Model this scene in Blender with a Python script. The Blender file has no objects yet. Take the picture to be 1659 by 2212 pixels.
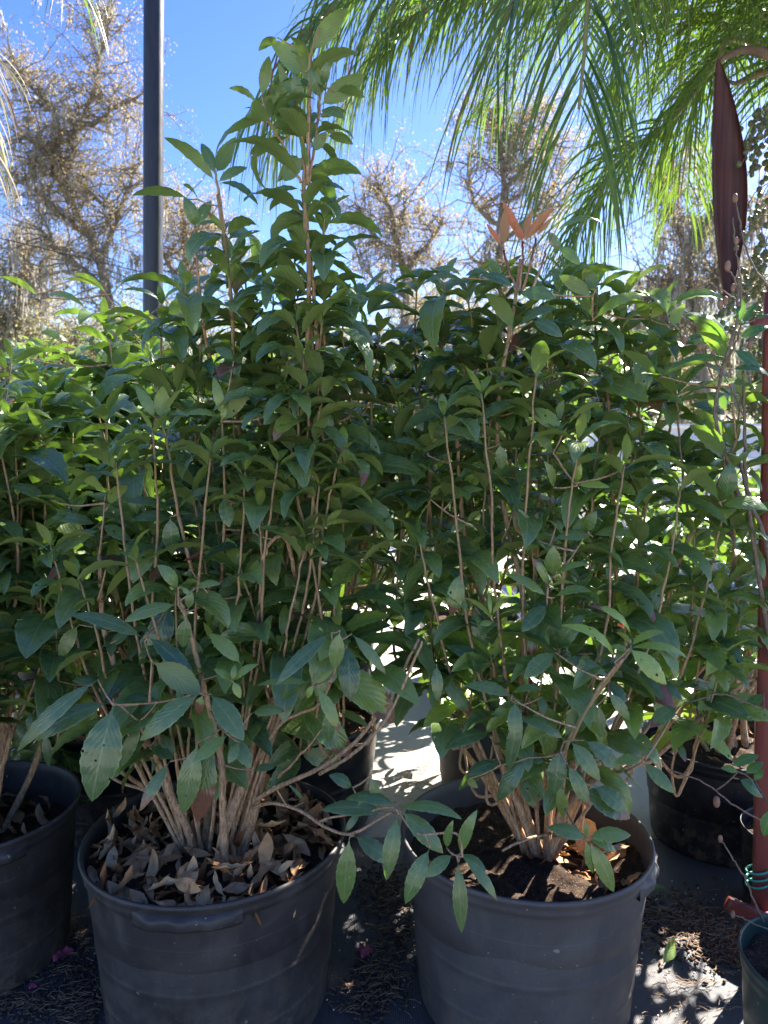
import bpy, math, random
import numpy as np
from mathutils import Vector, Matrix, Quaternion
PI = math.pi
R = math.radians
rnd = random.Random(11)
rng = np.random.default_rng(5)
sc = bpy.context.scene
COL = sc.collection

# ------------------------------------------------------------ camera
CAM_H, PITCH, FPX = 1.5, R(4.5), 1591.0          # focal length in 1659-wide picture units
cam = bpy.data.cameras.new('camera'); co = bpy.data.objects.new('camera', cam); COL.objects.link(co)
cam.sensor_fit = 'VERTICAL'; cam.sensor_height = 24.0; cam.lens = 24.0 * FPX / 2212.0
co.location = (0, 0, CAM_H); co.rotation_euler = (R(90) - PITCH, 0, 0)
cam.clip_start = 0.05; cam.clip_end = 2000
cam.dof.use_dof = True; cam.dof.focus_distance = 1.95; cam.dof.aperture_fstop = 3.5
sc.camera = co

# ------------------------------------------------------------ light
SUN_AZ, SUN_EL = R(45), R(40)
w = bpy.data.worlds.new('World'); sc.world = w; w.use_nodes = True
nt = w.node_tree; nt.nodes.clear()
sky = nt.nodes.new('ShaderNodeTexSky'); sky.sky_type = 'NISHITA'; sky.sun_disc = False
sky.sun_elevation = SUN_EL; sky.sun_rotation = SUN_AZ
sky.air_density = 1.0; sky.dust_density = 0.3; sky.ozone_density = 2.2; sky.altitude = 0
bg = nt.nodes.new('ShaderNodeBackground'); bg.inputs[1].default_value = 0.08
wo = nt.nodes.new('ShaderNodeOutputWorld')
hs = nt.nodes.new('ShaderNodeHueSaturation'); hs.inputs['Saturation'].default_value = 1.30; hs.inputs['Value'].default_value = .72; hs.inputs['Hue'].default_value = .522
nt.links.new(sky.outputs[0], hs.inputs['Color']); nt.links.new(hs.outputs[0], bg.inputs[0]); nt.links.new(bg.outputs[0], wo.inputs[0])
sl = bpy.data.lights.new('sun', 'SUN'); so = bpy.data.objects.new('sun', sl); COL.objects.link(so)
sl.energy = 5.0; sl.angle = R(0.53); sl.color = (1.0, 0.94, 0.84)
sdir = Vector((math.sin(SUN_AZ) * math.cos(SUN_EL), math.cos(SUN_AZ) * math.cos(SUN_EL), math.sin(SUN_EL)))
so.rotation_euler = sdir.to_track_quat('Z', 'Y').to_euler(); so.location = sdir * 30
sc.view_settings.view_transform = 'Standard'; sc.view_settings.look = 'None'
sc.view_settings.exposure = 2.52; sc.view_settings.gamma = 1.0
sc.render.engine = 'CYCLES'
cy = sc.cycles
cy.max_bounces = 7; cy.diffuse_bounces = 4; cy.glossy_bounces = 3; cy.transmission_bounces = 4; cy.transparent_max_bounces = 6
cy.use_denoising = True; cy.sample_clamp_indirect = 6.0

# ------------------------------------------------------------ placing helpers: a direction seen from the camera height, carried to a real depth
CP, SP = math.cos(PITCH), math.sin(PITCH)
def P(u, v, y):
    """point in the garden at ground distance y seen towards (u,v) of the 1659x2212 view"""
    a, b = (u - 829.5) / FPX, (1106 - v) / FPX
    dy = CP + b * SP; dz = b * CP - SP
    s = y / dy
    return np.array([a * s, y, CAM_H + dz * s])
CROPS = dict(a=(0, 2200, 1.659), b=(1700, 2200, 1.659), t=(900, 0, 1.659), l=(0, 1000, 1.659),
             m=(900, 2500, 2.37), r1=(0, 0, 1.0972), r2=(1512, 0, 1.0972), r3=(0, 1000, 1.0972), r4=(1512, 1000, 1.0972),
             r5=(0, 2100, 1.0972), r6=(1512, 2100, 1.0972), r7=(0, 3000, 1.0972), r8=(1512, 3000, 1.0972), z=(2624, 1000, 3.16), f=(0, 0, .54863))
def Q(crop, x, y, depth):
    X, Y, s = CROPS[crop]
    return P((X + x / s) / 1.8228, (Y + y / s) / 1.8228, depth)
def pxw(crop, wpx, depth):
    return wpx / CROPS[crop][2] / 1.8228 / FPX * depth

def nrm(a): return a / (np.linalg.norm(a) + 1e-12)

# ------------------------------------------------------------ objects helpers
def tag(o, label=None, cat=None, group=None, kind=None):
    if label: o['label'] = label
    if cat: o['category'] = cat
    if group: o['group'] = group
    if kind: o['kind'] = kind
    return o
def thing(name, loc, label, cat, group=None):
    o = bpy.data.objects.new(name, None); COL.objects.link(o)
    o.location = Vector([float(c) for c in loc]); o.empty_display_size = 0.1
    return tag(o, label, cat, group)
def mesh_obj(name, V, quads, mat, parent=None, uv=None, col=None, tris=None, smooth=True, matidx=None):
    V = np.asarray(V, dtype=np.float64)
    if parent is not None:
        po = np.array(parent_world(parent)); V = V - po
        loc = None
    else:
        loc = np.array([V[:, 0].mean(), V[:, 1].mean(), V[:, 2].min()]); V = V - loc
    me = bpy.data.meshes.new(name)
    nq = 0 if quads is None else len(quads); ntr = 0 if tris is None else len(tris)
    loops = []
    if nq: loops.append(np.asarray(quads, dtype=np.int32).ravel())
    if ntr: loops.append(np.asarray(tris, dtype=np.int32).ravel())
    loops = np.concatenate(loops)
    starts = np.concatenate([np.arange(nq) * 4, nq * 4 + np.arange(ntr) * 3]).astype(np.int32)
    me.vertices.add(len(V)); me.vertices.foreach_set('co', V.astype(np.float32).ravel())
    me.loops.add(len(loops)); me.loops.foreach_set('vertex_index', loops)
    me.polygons.add(nq + ntr); me.polygons.foreach_set('loop_start', starts)
    me.update(calc_edges=True)
    if smooth: me.polygons.foreach_set('use_smooth', np.ones(nq + ntr, dtype=bool))
    if uv is not None:
        l = me.uv_layers.new(name='UVMap'); l.data.foreach_set('uv', np.asarray(uv, dtype=np.float32)[loops].ravel())
    if col is not None:
        c = me.color_attributes.new('tint', 'FLOAT_COLOR', 'POINT'); c.data.foreach_set('color', np.asarray(col, dtype=np.float32).ravel())
    mats = mat if isinstance(mat, (list, tuple)) else [mat]
    for m in mats: me.materials.append(m)
    if matidx is not None: me.polygons.foreach_set('material_index', np.asarray(matidx, dtype=np.int32))
    me.validate(); me.update()
    o = bpy.data.objects.new(name, me); COL.objects.link(o)
    if parent is not None: o.parent = parent
    else: o.location = Vector([float(c) for c in loc])
    return o
def parent_world(o):
    p = Vector((0, 0, 0))
    while o is not None:
        p = p + o.location; o = o.parent
    return p

class MB:
    """collects quads and triangles with per-vertex uv and tint"""
    def __init__(s): s.V = []; s.Q = []; s.T = []; s.UV = []; s.C = []; s.n = 0
    def add(s, V, Q=None, T=None, uv=None, col=None):
        V = np.asarray(V, float); n = len(V)
        s.V.append(V)
        if Q is not None and len(Q): s.Q.append(np.asarray(Q) + s.n)
        if T is not None and len(T): s.T.append(np.asarray(T) + s.n)
        s.UV.append(np.zeros((n, 2)) if uv is None else np.asarray(uv, float))
        if col is None: col = (0.5, 0, 0, 1)
        col = np.asarray(col, float)
        s.C.append(np.tile(col, (n, 1)) if col.ndim == 1 else col)
        s.n += n
    def build(s, name, mat, parent=None, smooth=True):
        return mesh_obj(name, np.vstack(s.V), np.vstack(s.Q) if s.Q else None, mat, parent, np.vstack(s.UV), np.vstack(s.C),
                        np.vstack(s.T) if s.T else None, smooth)
    def tube(s, pts, rad, sides=6, col=None, cap=True, colfn=None):
        pts = np.asarray(pts, float); n = len(pts)
        rad = np.full(n, rad) if np.isscalar(rad) else np.asarray(rad, float)
        tan = np.gradient(pts, axis=0); tan /= (np.linalg.norm(tan, axis=1)[:, None] + 1e-12)
        ref = np.array([0, 0, 1.0]) if abs(tan[0][2]) < .9 else np.array([1.0, 0, 0])
        a = nrm(np.cross(tan[0], ref)); A = [a]
        for i in range(1, n):
            a = a - tan[i] * np.dot(a, tan[i]); a = nrm(a); A.append(a)
        A = np.array(A); B = np.cross(tan, A)
        th = np.linspace(0, 2 * PI, sides, endpoint=False)
        V = pts[:, None, :] + rad[:, None, None] * (A[:, None, :] * np.cos(th)[None, :, None] + B[:, None, :] * np.sin(th)[None, :, None])
        V = V.reshape(-1, 3)
        i = np.arange(n - 1)[:, None] * sides; j = np.arange(sides)[None, :]; j2 = (j + 1) % sides
        Qd = np.stack([i + j, i + j2, i + sides + j2, i + sides + j], -1).reshape(-1, 4)
        T = []
        if cap:
            V = np.vstack([V, pts[0], pts[-1]]); c0, c1 = n * sides, n * sides + 1
            for k in range(sides):
                T.append((c0, (k + 1) % sides, k)); T.append((c1, (n - 1) * sides + k, (n - 1) * sides + (k + 1) % sides))
        d = np.concatenate([[0], np.cumsum(np.linalg.norm(np.diff(pts, axis=0), axis=1))])
        uv = np.stack([np.tile(th / (2 * PI), n), np.repeat(d, sides)], -1)
        cc = None
        if colfn is not None: cc = np.repeat(np.array([colfn(k / (n - 1)) for k in range(n)]), sides, axis=0)
        if cap:
            uv = np.vstack([uv, [0, 0], [0, d[-1]]])
            if cc is not None: cc = np.vstack([cc, cc[0], cc[-1]])
        s.add(V, Qd, T, uv, cc if cc is not None else col)
    def box(s, c, size, rot=None, col=None, bev=0.0):
        c = np.asarray(c, float); h = np.asarray(size, float) / 2
        V = np.array([(x, y, z) for z in (-1, 1) for y in (-1, 1) for x in (-1, 1)], float) * h
        if rot is not None: V = V @ np.array(rot).T
        s.add(V + c, [(0, 2, 3, 1), (4, 5, 7, 6), (0, 1, 5, 4), (2, 6, 7, 3), (0, 4, 6, 2), (1, 3, 7, 5)], col=col)
    def lathe(s, prof, c, seg=64, disp=None, col=None):
        """prof: list of (r,z); disp(theta,z)->radial offset"""
        th = np.linspace(0, 2 * PI, seg, endpoint=False); V = []
        for (r, z) in prof:
            for t in th:
                rr = r + (disp(t, z, r) if disp else 0)
                V.append((c[0] + rr * math.cos(t), c[1] + rr * math.sin(t), c[2] + z))
        n = len(prof)
        i = np.arange(n - 1)[:, None] * seg; j = np.arange(seg)[None, :]; j2 = (j + 1) % seg
        Qd = np.stack([i + j, i + j2, i + seg + j2, i + seg + j], -1).reshape(-1, 4)
        zz = np.array([p[1] for p in prof]); uv = np.stack([np.tile(th / (2 * PI), n), np.repeat(zz, seg)], -1)
        s.add(V, Qd, None, uv, col)

def spline(pts, n=10):
    """Catmull-Rom through the points, n samples per span"""
    p = [np.asarray(q, float) for q in pts]
    if len(p) == 2:
        return np.array([p[0] + (p[1] - p[0]) * t for t in np.linspace(0, 1, n + 1)])
    p = [2 * p[0] - p[1]] + p + [2 * p[-1] - p[-2]]
    out = []
    for i in range(1, len(p) - 2):
        for k in range(n):
            t = k / n
            out.append(0.5 * ((2 * p[i]) + (-p[i-1] + p[i+1]) * t + (2*p[i-1] - 5*p[i] + 4*p[i+1] - p[i+2]) * t*t + (-p[i-1] + 3*p[i] - 3*p[i+1] + p[i+2]) * t**3))
    out.append(p[-2]); return np.array(out)

# ------------------------------------------------------------ materials
def newmat(name):
    m = bpy.data.materials.new(name); m.use_nodes = True; t = m.node_tree; t.nodes.clear()
    return m, t
class NG:
    def __init__(s, name):
        s.m, s.t = newmat(name); s.out = s.n('ShaderNodeOutputMaterial')
    def n(s, typ, **kw):
        x = s.t.nodes.new(typ)
        for k, v in kw.items():
            if k.startswith('i_'): x.inputs[k[2:].replace('_', ' ')].default_value = v
            else: setattr(x, k, v)
        return x
    def l(s, a, b): s.t.links.new(a, b)
    def math(s, op, a, b=None, c=None, clamp=False):
        x = s.n('ShaderNodeMath', operation=op); x.use_clamp = clamp
        for i, q in enumerate((a, b, c)):
            if q is None: continue
            if isinstance(q, (int, float)): x.inputs[i].default_value = q
            else: s.l(q, x.inputs[i])
        return x.outputs[0]
    def mix(s, f, a, b, typ='MIX'):
        x = s.n('ShaderNodeMix', data_type='RGBA', blend_type=typ)
        for sock, q in ((x.inputs[0], f), (x.inputs[6], a), (x.inputs[7], b)):
            if isinstance(q, (int, float)): sock.default_value = q
            elif isinstance(q, tuple): sock.default_value = (*q, 1) if len(q) == 3 else q
            else: s.l(q, sock)
        return x.outputs[2]
    def noise(s, vec, scale, detail=4, rough=.55, dist=0):
        x = s.n('ShaderNodeTexNoise'); x.inputs['Scale'].default_value = scale; x.inputs['Detail'].default_value = detail
        x.inputs['Roughness'].default_value = rough; x.inputs['Distortion'].default_value = dist
        if vec is not None: s.l(vec, x.inputs['Vector'])
        return x.outputs['Fac']
    def ramp(s, f, stops):
        x = s.n('ShaderNodeValToRGB'); e = x.color_ramp.elements
        while len(e) < len(stops): e.new(0.5)
        for q, (p, c) in zip(e, stops): q.position = p; q.color = (*c, 1) if len(c) == 3 else c
        s.l(f, x.inputs[0]); return x.outputs[0]
    def mr(s, f, a, b, c=0, d=1):
        x = s.n('ShaderNodeMapRange'); x.inputs[1].default_value = a; x.inputs[2].default_value = b
        x.inputs[3].default_value = c; x.inputs[4].default_value = d; s.l(f, x.inputs[0]); return x.outputs[0]
    def bump(s, h, strength=.3, dist=.01):
        x = s.n('ShaderNodeBump'); x.inputs['Strength'].default_value = strength; x.inputs['Distance'].default_value = dist
        s.l(h, x.inputs['Height']); return x.outputs[0]
    def pr(s, col, rough=.5, spec=.5, nor=None, metal=0.0, **kw):
        x = s.n('ShaderNodeBsdfPrincipled')
        for key, q in (('Base Color', col), ('Roughness', rough), ('Specular IOR Level', spec), ('Metallic', metal)):
            if isinstance(q, tuple): x.inputs[key].default_value = (*q, 1)
            elif isinstance(q, (int, float)): x.inputs[key].default_value = q
            else: s.l(q, x.inputs[key])
        if nor is not None: s.l(nor, x.inputs['Normal'])
        return x.outputs[0]
    def done(s, sh): s.l(sh, s.out.inputs[0]); return s.m

def leaf_mat(name, deep, mid, young, transl, tcol, rough=.38, veins=True, spec=.5, under_mix=.55, under=(.20, .26, .085)):
    g = NG(name)
    at = g.n('ShaderNodeAttribute', attribute_name='tint'); sep = g.n('ShaderNodeSeparateColor'); g.l(at.outputs['Color'], sep.inputs[0])
    rn, yg, rd, br = sep.outputs[0], sep.outputs[1], sep.outputs[2], at.outputs['Alpha']
    tc = g.n('ShaderNodeTexCoord'); suv = g.n('ShaderNodeSeparateXYZ'); g.l(tc.outputs['UV'], suv.inputs[0])
    u, v = suv.outputs[0], suv.outputs[1]
    col = g.mix(rn, deep, mid); col = g.mix(yg, col, young); col = g.mix(rd, col, (.62, .11, .04))
    nz = g.noise(tc.outputs['Object'], 35, 3)
    col = g.mix(g.mr(nz, .35, .7, 0, .30), col, mid)
    ax = g.math('ABSOLUTE', g.math('SUBTRACT', u, .5))
    nor = None; rib = None
    if veins:
        midrib = g.mr(ax, .0, .035, 1, 0)
        ph = g.math('MULTIPLY_ADD', ax, -6.5, g.math('MULTIPLY', v, 9.0))
        lat = g.math('ABSOLUTE', g.math('SUBTRACT', g.math('FRACT', ph), .5))
        latl = g.mr(lat, .0, .09, 1, 0)
        vor = g.n('ShaderNodeTexVoronoi', feature='DISTANCE_TO_EDGE'); vor.inputs['Scale'].default_value = 230; g.l(tc.outputs['Object'], vor.inputs['Vector'])
        ret = g.mr(vor.outputs[0], 0, .12, 1, 0)
        rib = g.math('MAXIMUM', midrib, g.math('MULTIPLY', latl, .55))
        rib = g.math('MAXIMUM', rib, g.math('MULTIPLY', ret, .16))
        col = g.mix(g.math('MULTIPLY', rib, .30), col, (.16, .26, .10)); col = g.mix(g.math('MULTIPLY', g.math('MULTIPLY', midrib, .55), g.math('SUBTRACT', 1.0, rd)), col, (.30, .40, .16))
        h = g.math('SUBTRACT', g.math('MULTIPLY', lat, 1.0), g.math('MULTIPLY', midrib, .5))
        h = g.math('MULTIPLY_ADD', nz, .8, h)
        nor = g.bump(h, .2, .004)
        # pale serrate margin
        edge = g.mr(ax, .455, .5, 0, 1); col = g.mix(g.math('MULTIPLY', g.math('MULTIPLY', edge, .7), g.math('SUBTRACT', 1.0, rd)), col, (.30, .42, .14))
    vs = g.n('ShaderNodeTexVoronoi'); vs.inputs['Scale'].default_value = 75; g.l(tc.outputs['Object'], vs.inputs['Vector'])
    fl = g.math('MULTIPLY', g.math('LESS_THAN', vs.outputs['Distance'], .13), g.math('GREATER_THAN', g.noise(tc.outputs['Object'], 7, 2), .55)); col = g.mix(g.math('MULTIPLY', fl, .6), col, (.26, .27, .12))
    # brown dead patches with a shape of their own
    bz = g.noise(tc.outputs['Object'], 55, 2)
    bm = g.math('GREATER_THAN', g.math('ADD', g.math('MULTIPLY_ADD', bz, .25, v), g.math('MULTIPLY', ax, .25)), g.math('SUBTRACT', 1.28, br))
    col = g.mix(bm, col, (.20, .085, .045))
    geo = g.n('ShaderNodeNewGeometry')
    ucol = g.mix(g.math('MULTIPLY', under_mix, g.math('SUBTRACT', 1.0, rd)), col, under)
    fcol = g.mix(geo.outputs['Backfacing'], col, ucol)
    rg = g.math('MULTIPLY_ADD', geo.outputs['Backfacing'], .25, rough)
    rg = g.math('ADD', rg, g.mr(nz, .3, .7, -.05, .12))
    sh = g.pr(fcol, rg, spec, nor)
    tr = g.n('ShaderNodeBsdfTranslucent')
    tcl = g.mix(g.mr(yg, 0, 1, 0, .6), tcol, (.45, .62, .05)); tcl = g.mix(rd, tcl, (.88, .22, .05)); tcl = g.mix(bm, tcl, (.12, .05, .02))
    if rib is not None: tcl = g.mix(g.math('MULTIPLY', rib, .5), tcl, (.10, .22, .02))
    g.l(tcl, tr.inputs[0])
    if nor is not None: g.l(nor, tr.inputs['Normal'])
    ms = g.n('ShaderNodeMixShader'); ms.inputs[0].default_value = transl; g.l(sh, ms.inputs[1]); g.l(tr.outputs[0], ms.inputs[2])
    if veins:
        vh = g.n('ShaderNodeTexVoronoi'); vh.inputs['Scale'].default_value = 38; g.l(tc.outputs['Object'], vh.inputs['Vector'])
        hz = g.math('ADD', vh.outputs['Distance'], g.math('MULTIPLY', nz, .12))
        hole = g.math('MULTIPLY', g.math('LESS_THAN', hz, .19), g.math('GREATER_THAN', rn, .72))
        tp = g.n('ShaderNodeBsdfTransparent'); m2 = g.n('ShaderNodeMixShader'); g.l(hole, m2.inputs[0]); g.l(ms.outputs[0], m2.inputs[1]); g.l(tp.outputs[0], m2.inputs[2])
        return g.done(m2.outputs[0])
    return g.done(ms.outputs[0])

M = {}
M['leaf'] = leaf_mat('olive_leaf', (.026, .078, .040), (.125, .190, .066), (.48, .60, .04), .25, (.20, .38, .03), rough=.25, spec=.8)
M['camleaf'] = leaf_mat('camellia_leaf', (.018, .08, .045), (.035, .11, .05), (.13, .26, .045), .28, (.20, .40, .03), rough=.28)
M['palm'] = leaf_mat('palm_leaf', (.012, .042, .022), (.030, .075, .028), (.09, .15, .03), .30, (.20, .36, .03), rough=.24, veins=False, under_mix=.3)
M['dry'] = leaf_mat('dry_palm_leaf', (.25, .22, .17), (.36, .32, .26), (.3, .3, .2), .35, (.5, .42, .3), rough=.5, veins=False, under_mix=.2)

def far_leaf(name, a, b, c, tc, t=.35):
    g = NG(name)
    at = g.n('ShaderNodeAttribute', attribute_name='tint'); sep = g.n('ShaderNodeSeparateColor'); g.l(at.outputs['Color'], sep.inputs[0])
    col = g.ramp(sep.outputs[0], [(0, a), (.5, b), (1, c)])
    tr = g.n('ShaderNodeBsdfTranslucent'); g.l(g.mix(.55, col, tc), tr.inputs[0])
    ms = g.n('ShaderNodeMixShader'); ms.inputs[0].default_value = t; g.l(g.pr(col, .75, .15), ms.inputs[1]); g.l(tr.outputs[0], ms.inputs[2])
    return g.done(ms.outputs[0])
M['autumn'] = far_leaf('autumn_leaf', (.20, .20, .10), (.34, .27, .15), (.38, .22, .13), (.52, .42, .22), .4)
M['line'] = far_leaf('tree_line_leaf', (.16, .19, .09), (.32, .30, .16), (.42, .34, .20), (.60, .56, .28), .45)
M['oakleaf'] = far_leaf('oak_leaf', (.09, .13, .07), (.14, .17, .09), (.24, .23, .12), (.42, .46, .18), .4)
M['moss'] = far_leaf('spanish_moss', (.30, .28, .25), (.42, .39, .35), (.52, .48, .43), (.6, .56, .48), .5)

def bark(name, a, b, scale, spots=True):
    g = NG(name); tc = g.n('ShaderNodeTexCoord')
    at = g.n('ShaderNodeAttribute', attribute_name='tint'); sep = g.n('ShaderNodeSeparateColor'); g.l(at.outputs['Color'], sep.inputs[0])
    mp = g.n('ShaderNodeMapping'); mp.inputs['Scale'].default_value = (1, 1, .25); g.l(tc.outputs['Object'], mp.inputs[0])
    nz = g.noise(mp.outputs[0], scale, 6, .65)
    n2 = g.noise(tc.outputs['Object'], scale * .22, 3)
    col = g.mix(g.mr(nz, .35, .65), a, b)
    col = g.mix(g.mr(n2, .5, .7, 0, .5), col, (.30, .25, .15))
    if spots:
        vo = g.n('ShaderNodeTexVoronoi'); vo.inputs['Scale'].default_value = scale * .55; g.l(tc.outputs['Object'], vo.inputs['Vector'])
        sp = g.math('LESS_THAN', vo.outputs['Distance'], .17); col = g.mix(g.math('MULTIPLY', sp, .8), col, (.05, .03, .025))
    col = g.mix(sep.outputs[1], col, (.24, .19, .085))      # young wood
    col = g.mix(sep.outputs[2], col, (.12, .02, .03))       # purplish new shoots
    return g.done(g.pr(col, .8, .12, g.bump(nz, .5, .003)))
M['bark'] = bark('shrub_bark', (.21, .115, .062), (.58, .39, .24), 190)
M['farbark'] = bark('tree_bark', (.13, .115, .10), (.26, .235, .21), 6, False)
M['twig'] = bark('grey_twig', (.10, .07, .055), (.22, .165, .13), 250, False)

def plastic(name, base, rough, dust=.5, dcol=(.13, .12, .11)):
    g = NG(name); tc = g.n('ShaderNodeTexCoord')
    n1 = g.noise(tc.outputs['Object'], 5, 6, .7, .6); n2 = g.noise(tc.outputs['Object'], 90, 3)
    mp = g.n('ShaderNodeMapping'); mp.inputs['Scale'].default_value = (14, 14, 1.2); g.l(tc.outputs['Object'], mp.inputs[0])
    st = g.noise(mp.outputs[0], 3.5, 5, .7)
    mp2 = g.n('ShaderNodeMapping'); mp2.inputs['Rotation'].default_value = (.7, .5, .9); mp2.inputs['Scale'].default_value = (60, 3, 60); g.l(tc.outputs['Object'], mp2.inputs[0])
    scr = g.math('GREATER_THAN', g.noise(mp2.outputs[0], 2.2, 2, .4), .735)
    d = g.math('MULTIPLY', g.mr(n1, .42, .75), dust); d = g.math('ADD', d, g.math('MULTIPLY', g.mr(st, .5, .75), dust * .3), clamp=True)
    col = g.mix(d, base, dcol); col = g.mix(g.math('MULTIPLY', scr, .5), col, (.22, .2, .19))
    vo = g.n('ShaderNodeTexVoronoi'); vo.inputs['Scale'].default_value = 16; g.l(tc.outputs['Object'], vo.inputs['Vector'])
    spk = g.math('LESS_THAN', vo.outputs['Distance'], .03); col = g.mix(spk, col, (.33, .29, .25))
    sx = g.n('ShaderNodeSeparateXYZ'); g.l(tc.outputs['Object'], sx.inputs[0])
    mud = g.math('MULTIPLY', g.mr(g.noise(tc.outputs['Object'], 22, 8, .75), .48, .56), g.mr(sx.outputs[2], .30, .0)); col = g.mix(g.math('MULTIPLY', mud, .6), col, (.16, .12, .085))
    wl = g.math('GREATER_THAN', g.noise(tc.outputs['Object'], 48, 2, .3), .78); col = g.mix(g.math('MULTIPLY', wl, .7), col, (.30, .27, .24))
    rg = g.math('MULTIPLY_ADD', d, .25, rough)
    h = g.math('MULTIPLY_ADD', n2, .15, n1)
    return g.done(g.pr(col, rg, .45, g.bump(h, .25, .01)))
M['pot'] = plastic('black_nursery_plastic', (.034, .030, .028), .48)
M['pot2'] = plastic('grey_worn_nursery_plastic', (.070, .064, .062), .5, .7)
M['potnew'] = plastic('new_black_plastic', (.010, .011, .015), .38, .12)
M['potgreen'] = plastic('dark_green_plastic', (.018, .045, .036), .35, .25)

def soil():
    g = NG('potting_soil'); tc = g.n('ShaderNodeTexCoord'); n = g.noise(tc.outputs['Object'], 45, 8, .75); v = g.n('ShaderNodeTexVoronoi'); v.inputs['Scale'].default_value = 150
    g.l(tc.outputs['Object'], v.inputs['Vector'])
    c = g.ramp(n, [(.3, (.018, .010, .007)), (.55, (.075, .045, .028)), (.8, (.19, .12, .075))])
    c = g.mix(g.math('LESS_THAN', v.outputs['Distance'], .14), c, (.42, .38, .33))
    return g.done(g.pr(c, .9, .2, g.bump(n, 1, .02)))
M['soil'] = soil()
def deadleaf():
    g = NG('dead_leaf'); at = g.n('ShaderNodeAttribute', attribute_name='tint'); sep = g.n('ShaderNodeSeparateColor'); g.l(at.outputs['Color'], sep.inputs[0])
    tc = g.n('ShaderNodeTexCoord'); suv = g.n('ShaderNodeSeparateXYZ'); g.l(tc.outputs['UV'], suv.inputs[0])
    c = g.ramp(sep.outputs[0], [(0, (.20, .08, .030)), (.35, (.48, .25, .11)), (.8, (.66, .42, .22)), (1, (.60, .30, .12))])
    ax = g.math('ABSOLUTE', g.math('SUBTRACT', suv.outputs[0], .5)); rib = g.mr(ax, 0, .04, 1, 0)
    ph = g.math('MULTIPLY_ADD', ax, -8.0, g.math('MULTIPLY', suv.outputs[1], 13.0)); lat = g.math('ABSOLUTE', g.math('SUBTRACT', g.math('FRACT', ph), .5))
    n = g.noise(tc.outputs['Object'], 60, 4)
    c = g.mix(g.math('MULTIPLY', rib, .5), c, (.34, .25, .19)); c = g.mix(g.mr(n, .5, .75, 0, .5), c, (.07, .04, .03))
    return g.done(g.pr(c, .7, .12, g.bump(g.math('ADD', lat, n), .5, .004)))
M['dead'] = deadleaf()
def fabric():
    g = NG('weed_fabric'); tc = g.n('ShaderNodeTexCoord'); ob = tc.outputs['Object']
    n1 = g.noise(ob, 2.2, 7, .65, .4); n2 = g.noise(ob, 26, 6, .8); n3 = g.noise(ob, .45, 2)
    wv = g.n('ShaderNodeTexWave'); wv.inputs['Scale'].default_value = 60; wv.inputs['Distortion'].default_value = 1.5; g.l(ob, wv.inputs['Vector'])
    wy = g.n('ShaderNodeTexWave', bands_direction='Y'); wy.inputs['Scale'].default_value = 85; wy.inputs['Distortion'].default_value = 1.0; g.l(ob, wy.inputs['Vector'])
    weave = g.math('MULTIPLY', wv.outputs['Fac'], wy.outputs['Fac'])
    dirt = g.math('MULTIPLY', g.mr(n1, .45, .68), g.mr(n2, .38, .62))
    c = g.mix(weave, (.045, .047, .056), (.085, .085, .095)); c = g.mix(dirt, c, (.135, .105, .085))
    sp = g.math('GREATER_THAN', g.noise(ob, 110, 3, .6), .70); c = g.mix(g.math('MULTIPLY', sp, .8), c, (.30, .27, .24))
    return g.done(g.pr(c, g.mr(n2, .3, .7, .38, .62), .6, g.bump(g.math('MULTIPLY_ADD', weave, .35, n2), .6, .006)))
M['fabric'] = fabric()
def pale():
    g = NG('pale_worn_cloth'); tc = g.n('ShaderNodeTexCoord'); ob = tc.outputs['Object']
    n1 = g.noise(ob, 1.6, 6, .6, .3); n2 = g.noise(ob, 30, 5, .7)
    c = g.mix(g.mr(n1, .4, .7), (.44, .41, .37), (.58, .53, .46)); c = g.mix(g.math('MULTIPLY', g.mr(n2, .5, .62), g.mr(n1, .5, .6)), c, (.14, .10, .08))
    return g.done(g.pr(c, .6, .5, g.bump(n2, .3, .005)))
M['pale'] = pale()
def ground():
    g = NG('ground_soil_grass'); tc = g.n('ShaderNodeTexCoord'); ob = tc.outputs['Object']
    n1 = g.noise(ob, .25, 6, .6); n2 = g.noise(ob, 8, 6, .7)
    c = g.mix(g.mr(n1, .4, .6), (.16, .15, .09), (.07, .10, .035)); c = g.mix(g.mr(n2, .5, .7, 0, .6), c, (.24, .20, .14))
    return g.done(g.pr(c, .9, .2, g.bump(n2, .6, .03)))
M['ground'] = ground()
def simple(name, col, rough=.5, metal=0.0, var=None, scale=20, bump=.15, spec=.5, stretch=None):
    g = NG(name); tc = g.n('ShaderNodeTexCoord'); vec = tc.outputs['Object']
    if stretch:
        mp = g.n('ShaderNodeMapping'); mp.inputs['Scale'].default_value = stretch; g.l(vec, mp.inputs[0]); vec = mp.outputs[0]
    n = g.noise(vec, scale, 6, .65)
    c = g.mix(g.mr(n, .35, .7), col, var if var else tuple(x * .75 for x in col))
    return g.done(g.pr(c, g.mr(n, .3, .7, rough - .06, rough + .08), spec, g.bump(n, bump, .004), metal))
M['pole'] = simple('black_painted_pole', (.014, .015, .022), .36, var=(.028, .028, .035), scale=9, stretch=(6, 6, 1))
M['redwood'] = simple('red_stained_wood', (.20, .035, .022), .55, var=(.115, .018, .015), scale=26, stretch=(5, 5, .35), bump=.35)
M['greentie'] = simple('green_tie_tape', (.02, .26, .19), .4, var=(.03, .34, .26))
M['steel'] = simple('galvanised_steel', (.42, .43, .45), .4, .8, var=(.30, .30, .32))
M['darkrail'] = simple('dark_rail', (.03, .035, .06), .4, var=(.05, .06, .08))
M['white'] = simple('white_painted_metal', (.74, .74, .73), .35, var=(.60, .60, .58), scale=5, bump=.05)
M['tyre'] = simple('rubber', (.02, .02, .022), .7)
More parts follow.
